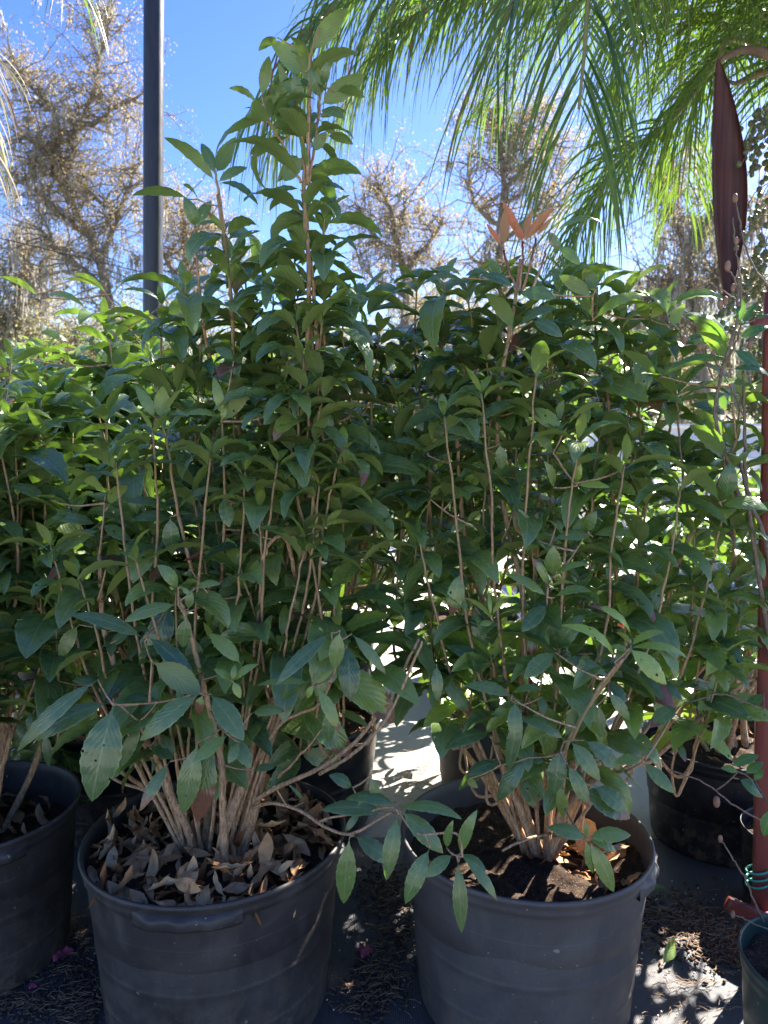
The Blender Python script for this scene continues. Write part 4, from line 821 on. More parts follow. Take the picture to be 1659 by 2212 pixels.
# ============================================================ PALM
def gravity_strips(base, d0, L, W, droop, nseg=9, tintfn=None, fold=.5):
    """many hanging leaflets: base (K,3), d0 (K,3)"""
    K = len(base); t = np.linspace(0, 1, nseg + 1)
    d = d0 / np.linalg.norm(d0, axis=1)[:, None]; C = [base]; D = [d]; down = np.array([0, 0, -1.])
    cur = base.copy()
    for i in range(nseg):
        k = droop[:, None] * (.35 + 1.3 * (i / nseg))
        d = d + down * k / nseg * 2.2; d = d / np.linalg.norm(d, axis=1)[:, None]
        cur = cur + d * (L / nseg)[:, None]; C.append(cur); D.append(d)
    C = np.stack(C, 1); D = np.stack(D, 1)
    rv = rng.normal(0, 1, (K, 3)); rv[:, 2] *= .3
    X = np.cross(D, rv[:, None, :]); X /= (np.linalg.norm(X, axis=2)[:, :, None] + 1e-9); Y = np.cross(D, X)
    w = W[:, None] / 2 * (np.clip(1.0 * (1 - t ** 3.0), .04, 1) * np.clip(.35 + t * 6, 0, 1))[None, :]
    V = np.stack([C - X * w[..., None] * math.cos(fold) + Y * w[..., None] * math.sin(fold), C, C + X * w[..., None] * math.cos(fold) + Y * w[..., None] * math.sin(fold)], 2)
    idx = np.arange(K * (nseg + 1) * 3).reshape(K, nseg + 1, 3)
    Qd = np.stack([idx[:, :-1, :-1], idx[:, 1:, :-1], idx[:, 1:, 1:], idx[:, :-1, 1:]], -1).reshape(-1, 4)
    uv = np.zeros((K, nseg + 1, 3, 2)); uv[..., 0] = np.array([0, .5, 1]); uv[..., 1] = t[None, :, None]
    tint = np.stack([rng.random(K), np.clip(rng.normal(.12, .12, K), 0, 1), np.zeros(K), np.where(rng.random(K) < .06, rng.uniform(.2, .8, K), .12)], 1)
    return V.reshape(-1, 3), Qd, uv.reshape(-1, 2), np.repeat(tint, (nseg + 1) * 3, axis=0)
def frond(root, pts, L=.6, W=.014, dens=55, droop=1.0, start=.12, mat='palm', r0=.016, side=.55, n=12, tipL=.8, rach=True):
    c = spline(pts, n); m = len(c)
    d = np.concatenate([[0], np.cumsum(np.linalg.norm(np.diff(c, axis=0), axis=1))]); tot = d[-1]
    K = int(dens * tot * (1 - start)) * 2
    s = start + (1 - start) * np.linspace(0, 1, K); s = np.clip(s + rng.normal(0, .006, K), 0, 1)
    i = np.clip(np.searchsorted(d, s * tot) - 1, 0, m - 2); f = ((s * tot - d[i]) / (d[i+1] - d[i]))[:, None]
    base = c[i] * (1 - f) + c[i+1] * f; tan = c[i+1] - c[i]; tan /= np.linalg.norm(tan, axis=1)[:, None]
    up = np.tile(np.array([0, 0, 1.]), (K, 1)); S = np.cross(tan, up); nS = np.linalg.norm(S, axis=1)[:, None]
    S = np.where(nS < .25, np.cross(tan, np.array([0.3, 1.0, 0])), S); S /= np.linalg.norm(S, axis=1)[:, None]
    U = np.cross(S, tan)
    sg = np.where(np.arange(K) % 2 == 0, 1., -1.)[:, None]
    tilt = rng.uniform(-.45, .7, K)[:, None]
    d0 = S * sg * np.cos(tilt) + U * np.sin(tilt) * 1.0 + tan * (side + .9 * s[:, None] ** 3 + rng.normal(0, .08, (K, 1)))
    prof = np.minimum(1, .55 + s * 2) * (1 - (1 - tipL) * s ** 3)
    Ls = L * prof * rng.uniform(.85, 1.1, K); Ws = W * rng.uniform(.75, 1.15, K) * (1 - .35 * s)
    V, Qd, uv, col = gravity_strips(base, d0, Ls, Ws, droop * rng.uniform(.7, 1.3, K))
    o = mesh_obj('frond', V, Qd, M[mat], root, uv, col)
    if rach:
        rb = MB(); rb.tube(c, r0 * (1 - .85 * np.linspace(0, 1, m)) + .0015, 7); rb.build('rachis', M['rachis'] if mat == 'palm' else M['dry'], o)
    return o
CR = np.array([2.15, 3.45, 3.15])
palm = thing('palm_tree', (CR[0] + 1.0, CR[1] - .35, 0), 'feathery palm leaning in from the right, its green fronds hanging over the shrubs', 'palm tree')
tb = MB(); cc = spline([(CR[0] + 1.0, CR[1] - .35, 0), (CR[0] + .85, CR[1] - .3, 1.1), (CR[0] + .35, CR[1] - .1, 2.4), tuple(CR + [.05, 0, .25])], 14)
tb.tube(cc, .15 - .035 * np.linspace(0, 1, len(cc)) + .006 * np.sin(np.arange(len(cc)) * 2.3), 16); tb.build('trunk', M['trunk'], palm)
frondpaths = [
  # nearest frond, coming down over the middle
  ([CR, CR + [-.35, -.35, .9], P(1400, -420, 2.75), P(1300, -150, 2.5), P(1272, 0, 2.42), P(1262, 120, 2.38), P(1250, 235, 2.36)], dict(L=.74, W=.017, dens=44, droop=.8, start=.25, side=.9)),
  ([CR, CR + [-.35, -.3, .9], P(1330, -300, 2.9), P(1180, -110, 2.65), P(1110, 0, 2.6), P(1075, 90, 2.58)], dict(L=.74, W=.015, dens=34, droop=.7, start=.25, side=.9)),
  # long frond over the top to the left
  ([CR, CR + [-.4, .1, 1.0], P(1350, -330, 3.2), P(1100, -170, 3.1), P(900, -80, 3.0), P(760, -20, 2.95), P(660, 80, 2.9), P(600, 190, 2.9)], dict(L=.68, W=.016, dens=70, droop=1.3, start=.15)),
  ([CR, CR + [-.6, .2, .8], P(1300, -220, 3.4), P(1080, -60, 3.3), P(900, 30, 3.25), P(820, 120, 3.2)], dict(L=.66, dens=70, droop=1.4, start=.15)),
  ([CR, CR + [-.9, .6, 1.05], np.array([.3, 4.4, 4.3]), P(720, 30, 4.5), P(650, 150, 4.5), P(595, 300, 4.5)], dict(L=.7, dens=60, droop=1.2, start=.2)),
  ([CR, CR + [-.8, .9, .95], np.array([.5, 5.0, 4.5]), P(860, 20, 5.0), P(790, 130, 5.0), P(740, 250, 5.0)], dict(L=.7, dens=60, droop=1.2, start=.2)),
  # right frond running down-left with its leaflets in sun
  ([CR + [-.05, 0, -.05], P(1600, 88, 3.35), P(1545, 140, 3.35), P(1460, 250, 3.4), P(1345, 345, 3.5), P(1260, 480, 3.6), P(1205, 640, 3.65)], dict(L=.60, dens=105, droop=1.1, start=.05, r0=.014)),
  ([CR, P(1600, -40, 3.7), P(1450, 20, 3.9), P(1350, 140, 4.0), P(1310, 330, 4.1)], dict(L=.62, dens=70, droop=1.3, start=.15)),
  ([CR, P(1640, -150, 3.2), P(1500, -140, 3.0), P(1400, -40, 2.9), P(1370, 60, 2.85)], dict(L=.6, dens=55, droop=1.0, start=.2)),
  ([CR, P(1640, 40, 3.8), P(1560, 110, 4.2), P(1500, 230, 4.4), P(1470, 420, 4.5)], dict(L=.6, dens=60, droop=1.0, start=.2)),
  ([CR, P(1700, -250, 3.0), P(1650, -260, 2.6), P(1600, -200, 2.4)], dict(L=.6, dens=50, droop=.8, start=.2)),
]
for pts, kw in frondpaths: frond(palm, pts, **kw)
sheet('unseen_fill_ground', -14, 14, -16, -1.0, .010, M['pale'], 30)  # unseen pale ground added behind the camera to bounce sun onto the shrubs
# rest of the crown, mostly above and beside the picture: it is what shades the shrubs
for k, (az, el, ln) in enumerate([(-2.3, .8, 2.6), (-1.5, .75, 2.6), (-1.0, .7, 2.5), (-.5, .8, 2.4), (2.4, 1.05, 2.5), (2.9, 1.15, 2.6), (1.9, .9, 2.3)]):
    q = CR + [0, 0, .1]; pts = [q]
    e = el
    for j in range(5):
        q = q + np.array([math.cos(az) * math.cos(e), math.sin(az) * math.cos(e), math.sin(e)]) * ln / 5; pts.append(q); e -= .42
    frond(palm, pts, L=.6, dens=52, droop=1.1, start=.15, n=6)
# woody spathe hanging like a boat blade
def spathe():
    top = P(1550, 128, 2.95); bot = P(1568, 655, 2.95); n = 26; V = []
    wprof = lambda t: .003 + .066 * math.sin(PI * min(1, t * 1.02) ** .95) ** .8 * (1 if t < .9 else 1)
    ax = nrm(bot - top); X = nrm(np.cross(ax, [0, 1, 0])); Y = np.cross(X, ax)
    m = 13
    for i in range(n + 1):
        t = i / n; c = top + (bot - top) * t + X * (.02 * math.sin(PI * t)); w = wprof(t * .985) * (.75 + .35 * t if t < .7 else 1)
        for j in range(m):
            a = (j / (m - 1) - .5) * PI * 1.25; rib = 1 + .035 * (j % 2)
            V.append(c + X * w * math.sin(a) * rib + Y * w * (.62 * math.cos(a) - .3) * rib)
    Qd = [(i * m + j, i * m + j + 1, (i + 1) * m + j + 1, (i + 1) * m + j) for i in range(n) for j in range(m - 1)]
    # inner skin 5 mm behind for real thickness
    V2 = [v - Y * .006 for v in V]; off = len(V); Q2 = [(a + off, d + off, c_ + off, b_ + off) for (a, b_, c_, d) in Qd]
    E = [(i * m + j, (i + 1) * m + j, (i + 1) * m + j + off, i * m + j + off) for i in range(n) for j in (0, m - 1)]
    b = MB(); b.add(V + V2, Qd + Q2 + E); o = b.build('flower_spathe', M['spathe'], palm)
    s = MB(); s.tube(spline([P(1552, 135, 2.95), P(1570, 122, 2.96), P(1610, 108, 3.0), P(1659, 118, 3.05), P(1720, 150, 3.2)], 8), np.linspace(.006, .024, 33), 8)
    t_ = MB(); t_.tube(spline([P(1561, 640, 2.95), P(1558, 665, 2.95), P(1545, 690, 2.95)], 4), np.linspace(.006, .002, 9), 6)
    s.build('spathe_stalk', M['spathe_in'], o); t_.build('spathe_tip', M['spathe_in'], o)
    b2 = MB(); b2.tube(spline([P(1570, 172, 3.1), P(1590, 180, 3.1), P(1625, 165, 3.15), P(1680, 145, 3.2)], 8), np.linspace(.004, .02, 25), 7); b2.build('old_bract', M['spathe_in'], palm)
spathe()
# fruit cluster
def fruit():
    st = MB(); be = MB(); r = random.Random(4)
    spine = spline([P(1720, 180, 3.1), P(1690, 260, 2.95), P(1675, 420, 2.9), P(1668, 560, 2.9), P(1662, 650, 2.9)], 10)
    st.tube(spine, np.linspace(.022, .008, len(spine)), 8)
    ico = []
    def ball(c, rad):
        V = []; ns, nr = 10, 6
        for i in range(nr + 1):
            th = PI * i / nr
            for j in range(ns): V.append((c[0] + rad * math.sin(th) * math.cos(2*PI*j/ns), c[1] + rad * math.sin(th) * math.sin(2*PI*j/ns), c[2] + rad * 1.1 * math.cos(th)))
        be.add(V, [(i*ns+j, (i+1)*ns+j, (i+1)*ns+(j+1)%ns, i*ns+(j+1)%ns) for i in range(nr) for j in range(ns)], col=(r.random(), 0, 0, 1))
    for k in range(95):
        i = r.randint(3, len(spine) - 1); p = spine[i]; az = r.uniform(0, 2 * PI); ln = r.uniform(.14, .36)
        q = p.copy(); pts = [q.copy()]; d = np.array([math.cos(az), math.sin(az), r.uniform(-.3, .5)])
        for j in range(7):
            d = nrm(d + np.array([r.uniform(-.3, .3), r.uniform(-.3, .3), -.28])); q = q + d * ln / 7; pts.append(q.copy())
            if j > 1:
                for s_ in range(2):
                    if r.random() < .6: ball(q + nrm(rng.normal(0, 1, 3)) * .013, r.uniform(.0095, .0125))
        st.tube(np.array(pts), .0018, 4, cap=False)
    o = st.build('fruit_stalk', M['twig'], palm); tag(be.build('berries', M['berry'], o), kind='stuff')
fruit()
# a second palm outside the left edge: two frond tips reach into the picture
CR2 = np.array([-3.3, 3.7, 3.6])
palm2 = thing('palm_tree', (CR2[0], CR2[1], 0), 'palm outside the left edge, only thin leaflet tips hanging in at the top left corner', 'palm tree')
tb = MB(); cc = spline([(CR2[0], CR2[1], 0), (CR2[0] + .05, CR2[1], 1.8), tuple(CR2)], 14); tb.tube(cc, np.linspace(.17, .12, len(cc)), 14); tb.build('trunk', M['trunk'], palm2)
frond(palm2, [CR2, CR2 + [.8, -.1, .8], P(60, -330, 3.4), P(130, -140, 3.2), P(150, -60, 3.15)], L=.42, dens=40, droop=.9, start=.3, tipL=.9)
frond(palm2, [CR2, CR2 + [.5, -.2, .2], P(-110, 60, 3.0), P(-60, 200, 2.9), P(-30, 330, 2.85)], L=.42, dens=34, droop=1.2, start=.3, mat='dry')
for az in (2.2, 3, -2.6):
    q = CR2.copy(); pts = [q]; e = .8
    for j in range(5):
        q = q + np.array([math.cos(az) * math.cos(e), math.sin(az) * math.cos(e), math.sin(e)]) * (.32 if az == .2 else .5); pts.append(q); e -= .42
    frond(palm2, pts, L=.6, dens=40, start=.15, n=6)

# ============================================================ POLE, WIRES, FENCE, VEHICLE
y_ = 4.35; pt, pb = P(334, -500, y_), P(329, 1060, y_)
def along(pt, pb, z): f = (z - pb[2]) / (pt[2] - pb[2]); return pb + (pt - pb) * f
c0 = along(pt, pb, 0.0); c1 = along(pt, pb, 6.5)
m = MB(); m.tube(np.linspace(c0, c1, 20), .056, 40); pole = thing('pole', c0, 'tall round black painted pole rising behind the left shrubs', 'pole'); m.build('pole_shaft', M['pole'], pole)
m = MB(); m.tube([c0, c0 + [0, 0, .02]], .11, 24); m.build('base_plate', M['pole'], pole)
m = MB(); m.tube([c1, c1 + [0, 0, .05]], [.06, .045], 24); m.build('cap', M['pole'], pole)
def cable(a, b, sag, r, mat, label):
    t = np.linspace(0, 1, 40); c = np.array(a)[None] * (1 - t)[:, None] + np.array(b)[None] * t[:, None]; c[:, 2] -= sag * 4 * t * (1 - t)
    m = MB(); m.tube(c, r, 6); return tag(m.build('power_line', mat), label, 'power line')
cable(P(-500, 395, 14), P(900, 730, 14), .0, .011, M['wire'], 'thin dark cable slanting down across the sky at left behind the pole')
cable(P(1200, 805, 14), P(1800, 842, 14), .02, .012, M['wirelit'], 'thin pale cable running level in front of the dark trees at right')
# chain-link fence
fy = 5.0; fence = thing('chain_link_fence', (2.9, fy, 0), 'galvanised chain-link fence with a dark top rail behind the right shrubs', 'fence')
zt = P(1500, 1022, fy)[2]; x0, x1 = .75, 6.0
m = MB(); m.tube([(x0, fy, zt), (x1, fy, zt)], .022, 10); m.build('top_rail', M['darkrail'], fence)
for x in (x0, 2.25, 4.1, x1):
    m = MB(); m.tube([(x, fy, 0), (x, fy, zt + .03)], .03, 12); m.build('fence_post', M['steel'], fence)
m = MB(); s_ = .062; nx = int((x1 - x0) / s_)
for i in range(-int(zt / s_) - 1, nx + 1):
    for sg in (1, -1):
        xa = x0 + i * s_; xb = xa + zt if sg > 0 else xa
        za, zb = (0.03, zt) if sg > 0 else (zt, 0.03)
        a = np.array([xa, fy + .005 * sg, za]); b = np.array([xa + zt - .03, fy + .005 * sg, zb])
        d = b - a; ta = max(0, (x0 - a[0]) / d[0]); tb_ = min(1, (x1 - a[0]) / d[0])
        if tb_ > ta: m.tube([a + d * ta, a + d * tb_], .0022, 4, cap=False)
m.build('chain_link_mesh', M['steel'], fence, smooth=False)
# white utility trailer beyond the fence
tr = thing('utility_trailer', (4.2, 8.6, 0), 'white boxy trailer with a louvred side parked beyond the chain-link fence', 'trailer')
m = MB(); m.box((4.2, 8.6, 1.12), (3.6, 1.7, 1.30)); m.box((4.2, 8.6, .44), (3.7, 1.78, .06)); m.box((4.2, 8.6, 1.79), (3.66, 1.76, .05)); m.build('trailer_body', M['white'], tr, smooth=False)
m = MB()
for k in range(12): m.box((3.35, 7.742, .62 + k * .075), (1.3, .02, .03))
for k in range(9): m.box((2.75 + k * .15, 7.735, 1.03), (.012, .012, .95))
m.build('louvre_panel', M['white'], tr, smooth=False)
m = MB(); m.box((5.1, 7.745, 1.3), (.8, .012, .5)); m.build('window', M['glass'], tr, smooth=False)
for x in (3.4, 5.0):
    m = MB(); m.tube([(x, 7.70, .33), (x, 7.90, .33)], .33, 28); w_ = m.build('wheel', M['tyre'], tr); m = MB(); m.tube([(x, 7.685, .33), (x, 7.70, .33)], .17, 18); m.build('hub', M['steel'], w_)
m = MB(); m.tube([(2.4, 8.6, .45), (1.7, 8.6, .45)], .03, 8); m.tube([(1.75, 8.6, .45), (1.75, 8.6, 0)], .025, 8); m.build('tow_bar', M['steel'], tr)
# orange bucket by the fence
bc = P(1350, 1110, 6.0); bk = thing('bucket', (bc[0], 6.0, 0), 'small orange bucket on the paving, seen through the chain-link', 'bucket')
m = MB(); m.lathe([(.001, .005), (.115, .005), (.145, .36), (.152, .36), (.152, .38), (.14, .38), (.135, .3), (.11, .02), (.001, .015)], (bc[0], 6.0, 0), 32); m.build('bucket_body', M['orange'], bk)
m = MB(); m.tube(spline([(bc[0] - .15, 6.0, .36), (bc[0] - .1, 5.95, .48), (bc[0], 5.93, .52), (bc[0] + .1, 5.95, .48), (bc[0] + .15, 6.0, .36)], 6), .004, 6); m.build('bucket_handle', M['steel'], bk)

# ============================================================ RIGHT EDGE: green pot, trellis, camellia
cG = (1.02, 1.60); _, zG = make_pot(*cG, .185, .34, M['potgreen'], 'small dark green glossy pot cut off by the bottom right corner', 51, soil_drop=.05, rings=False, amt=.001, group='small pots at right')
gp = P(1700, 1815, 2.30); cK = (gp[0] + .02, 2.30); _, zK = make_pot(*cK, .155, .29, M['potnew'], 'small black pot with a sunlit rim peeping out behind the red post', 52, soil_drop=.04, rings=False, amt=.001, group='small pots at right')
trl = thing('trellis', (.99, 1.78, 0), 'dark red stained wooden trellis post with a slanting crosspiece and green ties', 'trellis')
def plank(name, a, b, w, d, parent, yaw=0., mat='redwood'):
    a = np.array(a, float); b = np.array(b, float); ax = nrm(b - a); ref = np.array([math.sin(yaw), math.cos(yaw), 0]); X = nrm(np.cross(ax, ref)); Y = np.cross(X, ax)
    m = MB(); e = .003
    ring = [(-w/2+e, -d/2), (w/2-e, -d/2), (w/2, -d/2+e), (w/2, d/2-e), (w/2-e, d/2), (-w/2+e, d/2), (-w/2, d/2-e), (-w/2, -d/2+e)]
    N_ = 14; V = []
    for i in range(N_):
        c = a + (b - a) * i / (N_ - 1) + X * .0012 * math.sin(i * 1.7)
        V += [c + X * x + Y * y for x, y in ring]
    Qd = [(i*8+j, i*8+(j+1) % 8, (i+1)*8+(j+1) % 8, (i+1)*8+j) for i in range(N_-1) for j in range(8)] + [(0, 7, 6, 5), (0, 5, 4, 1), (1, 4, 3, 2)]
    q = (N_-1)*8; Qd += [(q, q+5, q+6, q+7), (q, q+1, q+4, q+5), (q+1, q+2, q+3, q+4)]
    m.add(V, Qd); return m.build(name, M[mat], parent, smooth=False)
ytr = 1.98
pa = P(1641, 2035, ytr); pbt = P(1671, 632, ytr)
pa0 = pa + (pa - pbt) / (pbt[2] - pa[2]) * (pa[2] - .02)
plank('upright', pa0, pbt, .043, .034, trl, .35)
plank('crosspiece', P(1570, 1950, ytr - .03), P(1720, 2010, ytr - .05), .036, .018, trl, .15)
plank('crosspiece', P(1625, 705, ytr - .03), P(1760, 660, ytr - .03), .036, .018, trl, .15)
plank('upright', pa0 + [.05, .0, 0], P(1900, 632, ytr), .036, .018, trl, .35)
for k, v in enumerate((1878, 1893, 1908)):
    m = MB(); cc = P(1636 + (k % 2), v, ytr); th = np.linspace(0, 2 * PI, 25)
    m.tube(np.stack([cc[0] + .029 * np.cos(th), cc[1] + .026 * np.sin(th), cc[2] + .006 * np.cos(th + .4) + .0 * th], -1), .0032, 6, cap=False); m.build('tie', M['greentie'], trl)
m = MB(); q = P(1608, 1956, ytr - .046); m.tube([q, q + [0, -.005, 0]], .004, 8); m.build('screw', M['darkrail'], trl)

cam_pl = Plant('camellia', (1.12, 1.9, zG), 'camellia with bare budded twigs and glossy leaves, climbing along the red trellis', 'shrub', None, 'camleaf', 12)
C_ = lambda pts, r0, r1, own=True: cam_pl.stem([P(*p) for p in pts], r0, r1, 7, 0, 6, own, jit=.004)
C_([(1700,1900,1.9),(1655,1650,1.95),(1640,1350,2.0),(1610,1150,2.0),(1560,1000,1.95),(1530,900,1.9)], .006, .003) if False else None
C_([(1690,2050,1.95),(1680,1600,1.98),(1668,1300,1.95),(1655,1180,1.9),(1620,1080,1.88),(1600,1000,1.88)], .010, .004)
C_([(1680,1500,1.97),(1640,1250,1.9),(1612,1050,1.88),(1608,880,1.88),(1606,800,1.88)], .007, .003)
C_([(1606,1100,1.88),(1560,960,1.86),(1545,890,1.86),(1560,800,1.86),(1590,700,1.86),(1597,600,1.86)], .006, .0028)
C_([(1560,800,1.86),(1590,740,1.86),(1600,700,1.86)], .003, .002)
C_([(1575,760,1.86),(1545,820,1.86),(1530,790,1.86),(1515,750,1.86)], .002, .0018)
C_([(1597,655,1.86),(1580,640,1.86),(1530,610,1.86)], .0022, .0016); C_([(1597,640,1.86),(1585,600,1.86),(1572,580,1.86)], .0022, .0016)
C_([(1600,660,1.86),(1598,600,1.86),(1590,540,1.86),(1582,470,1.86)], .0022, .0016); C_([(1659,620,1.9),(1620,560,1.88),(1595,470,1.88),(1588,430,1.88)], .0028, .0018)
C_([(1606,900,1.88),(1575,830,1.86),(1540,770,1.86)], .002, .0015)
C_([(1700,1800,1.85),(1640,1770,1.82),(1580,1735,1.80),(1520,1690,1.8),(1450,1665,1.8)], .0032, .0018)
C_([(1700,2080,1.8),(1660,2010,1.78),(1635,1960,1.76),(1610,1900,1.76),(1580,1850,1.76),(1556,1812,1.76)], .0032, .0018)
C_([(1720,2090,1.78),(1680,2020,1.76),(1640,2000,1.74),(1585,1975,1.74)], .0026, .0018)
C_([(1700,1560,1.9),(1640,1530,1.86),(1560,1500,1.84),(1480,1520,1.84)], .003, .0018)
z_l = [(900,870,950,560,130,'f',0),(930,880,1160,580,90,'f',0),(940,900,1180,715,60,'s',.1),(790,1140,270,790,200,'b',0),(770,1300,420,980,230,'b',.5),(900,1060,1290,900,180,'f',0),(820,1180,1180,1460,180,'f',0),(790,1450,1300,1560,190,'s',0),(800,1360,0,1480,150,'s',.2),
       (640,1700,730,1940,130,'f',0),(600,1960,510,1740,120,'b',.5),(1100,820,1300,760,60,'f',0),(930,900,850,800,70,'b',.2),(780,1850,820,1740,50,'f',.1)]
for (x0, y0_, x1, y1, wd, fc, yo) in z_l: cam_pl.hero('z', x0, y0_, x1, y1, wd, 1.86, young=yo, face=fc)
for (x0, y0_, x1, y1, wd, yo) in [(1530,1030,1455,1015,45,.9),(1560,1040,1640,990,60,.1),(1530,1060,1640,1140,75,.05),(1500,1010,1620,960,60,.2),(1600,1070,1640,1020,50,.0)]: cam_pl.hero('r6', x0, y0_, x1, y1, wd, 1.79, young=yo)
cam_pl.hero('r8', 1680, 200, 1640, 320, 70, 1.7); cam_pl.hero('r6', 1640, 690, 1560, 770, 90, 1.9)
cam_pl.finish()
bm = MB()
for (u, v, y, rr) in [(1572,575,1.86,.008),(1590,520,1.86,.006),(1567,650,1.86,.007),(1556,657,1.86,.008),(1583,622,1.86,.006),(1478,735,1.86,.007),(1511,750,1.86,.007),(1588,428,1.88,.007),(1597,660,1.86,.006),(1620,745,1.86,.007),(1556,1812,1.76,.006),(1583,1975,1.74,.006),(1548,1732,1.8,.009),(1540,765,1.86,.006)]:
    c = P(u, v, y); V = []
    for i in range(7):
        th = PI * i / 6
        for j in range(8): V.append(c + np.array([rr * math.sin(th) * math.cos(PI*j/4), rr * math.sin(th) * math.sin(PI*j/4), rr * 1.7 * -math.cos(th)]))
    bm = MB(); bm.add(V, [(i*8+j, i*8+(j+1) % 8, (i+1)*8+(j+1) % 8, (i+1)*8+j) for i in range(6) for j in range(8)]); bm.build('flower_bud', M['bud'], cam_pl.root)

# ============================================================ FAR TREES
def far_tree(u, y, limbs, nleaf, leafmat, label, seed, moss=140, lsz=.085, spread=.8, twigs=9, sub=3, group='trees behind the nursery', trunk_r=.2, mossL=(.4, 1.3), moss_w=.028, depth_sp=.8):
    r = random.Random(seed); g = np.random.default_rng(seed)
    b = P(u, 981, y); root = thing('tree', (b[0], y, 0), label, 'tree', group)
    tk = MB(); ends = []; allp = []
    for li, limb in enumerate(limbs):
        pts = [P(a[0], a[1], y + (a[2] if len(a) > 2 else 0)) for a in limb]
        if li == 0: pts = [np.array([pts[0][0], y, -.05])] + pts
        c = spline(pts, 6); c[1:] += g.normal(0, .03, c[1:].shape)
        rr = trunk_r if li == 0 else trunk_r * .42; rad = np.linspace(rr, .03, len(c)); tk.tube(c, rad, 7)
        for i in range(max(2, len(c) // 5), len(c)):
            for k in range(sub):
                az, el = r.uniform(0, 2 * PI), r.uniform(-.5, 1.1); ln = r.uniform(.7, 2.3) * spread; q = c[i].copy(); pl_ = [q.copy()]
                d = np.array([math.cos(az) * math.cos(el), math.sin(az) * math.cos(el) * depth_sp, math.sin(el)])
                for j in range(5):
                    d = nrm(d + g.normal(0, .22, 3)); q = q + d * ln / 5; pl_.append(q.copy())
                    for t_ in range(twigs // 4):
                        e = q + nrm(g.normal(0, 1, 3)) * r.uniform(.15, .4) * spread; tk.tube([q, (q + e) / 2 + g.normal(0, .015, 3), e], [.005, .004, .003], 3, cap=False); ends.append(e)
                tk.tube(np.array(pl_), np.linspace(.024, .006, 6), 4, cap=False); ends.append(q); allp += pl_
    tk.build('trunk', M['farbark'], root)
    E = np.array(ends); n = int(nleaf * .95); wt = g.random(len(E)) ** 3 + .03; idx = g.choice(len(E), n, p=wt / wt.sum()); c = E[idx] + g.normal(0, .15 * spread, (n, 3))
    a = g.normal(0, 1, (n, 3)); a /= np.linalg.norm(a, axis=1)[:, None]; b_ = np.cross(a, g.normal(0, 1, (n, 3))); b_ /= np.linalg.norm(b_, axis=1)[:, None]
    s1 = lsz * g.uniform(.5, 1.1, n)[:, None] * .5; s2 = s1 * .55
    V = np.stack([c - a * s1, c + b_ * s2, c + a * s1, c - b_ * s2], 1).reshape(-1, 3); Qd = np.arange(n * 4).reshape(-1, 4)
    tn = np.clip(g.normal(.5, .22, len(E))[idx] + g.normal(0, .12, n), 0, 1); tint = np.repeat(np.stack([tn, tn * 0, tn * 0, tn * 0 + 1], 1), 4, axis=0)
    mesh_obj('crown', V, Qd, M[leafmat], root, np.zeros((n * 4, 2)), tint)
    if moss:
        AP = np.array(allp); K = moss * 9; ci = g.integers(0, len(AP), moss); ci = np.repeat(ci, 9); base = AP[ci] + g.normal(0, .05, (K, 3)) * [1.6, 1.6, .6]
        L = np.repeat(g.uniform(*mossL, moss), 9) * g.uniform(.5, 1.05, K); W = moss_w * g.uniform(.5, 1.2, K)
        V, Qd, uv, col = gravity_strips(base, np.tile([0, 0, -1.], (K, 1)) + g.normal(0, .12, (K, 3)), L, W, np.full(K, .1), 5)
        V = V + g.normal(0, .012, V.shape); mesh_obj('spanish_moss', V, Qd, M['moss'], root, uv, col)
    return root
far_tree(240, 22, [[(240,720),(225,600),(200,520),(165,460),(135,350),(120,300)], [(165,330),(150,300),(170,270),(200,200),(213,140),(235,60),(240,10)], [(135,310),(120,250),(90,210),(50,170),(30,120)],
    [(200,520),(120,450),(60,400),(20,380)], [(170,280),(250,230),(290,215)], [(215,580),(250,480),(280,400),(300,350)], [(150,440),(100,330),(40,290)], [(225,620),(150,560),(90,500)], [(135,360),(200,420),(260,470)], [(160,330),(110,380),(70,330)]], 26000, 'autumn',
    'tall left tree with rusty yellow leaves and moss, left of the black pole', 61, moss=110, spread=.95, twigs=12, mossL=(.25,.8), lsz=.085)
far_tree(400, 24, [[(400,760),(395,620),(400,520),(390,430)], [(400,600),(450,530),(470,480)], [(395,620),(340,520),(350,450)], [(400,560),(430,480)], [(398,650),(470,600)]], 12000, 'autumn', 'yellow-leaved tree just right of the black pole, behind the upright shoot', 62, moss=30, spread=.95)
far_tree(60, 27, [[(40,760),(40,640),(50,560),(30,500)], [(45,640),(100,560),(120,520)], [(40,620),(-30,540)], [(45,660),(150,620)], [(50,600),(90,590)]], 7000, 'autumn', 'lower greyish twiggy tree at the left edge under the slanting cable', 63, moss=90, spread=.95)
far_tree(860, 24, [[(870,760),(880,640),(860,540),(840,450),(810,385)], [(870,600),(930,520),(960,470)], [(865,560),(800,500),(770,440)], [(860,500),(880,430)], [(875,640),(780,580)], [(872,620),(950,580)]], 15000, 'autumn', 'mossy autumn tree in the middle gap, right of the tallest shrub', 64, moss=90, spread=.9, mossL=(.25,.8), lsz=.085)
far_tree(1090, 22, [[(1080,760),(1085,640),(1080,520),(1090,400),(1075,300),(1060,230)], [(1085,420),(1150,340),(1200,290)], [(1085,500),(1020,430),(1010,340)], [(1085,520),(1160,450),(1200,400)], [(1080,590),(1020,560)], [(1088,380),(1110,290),(1150,240)], [(1085,600),(1170,570)]], 19000, 'autumn',
    'reddish brown mossy tree rising behind the bronze tuft, under the hanging palm leaflets', 65, moss=90, spread=.9, mossL=(.25,.8), lsz=.085)
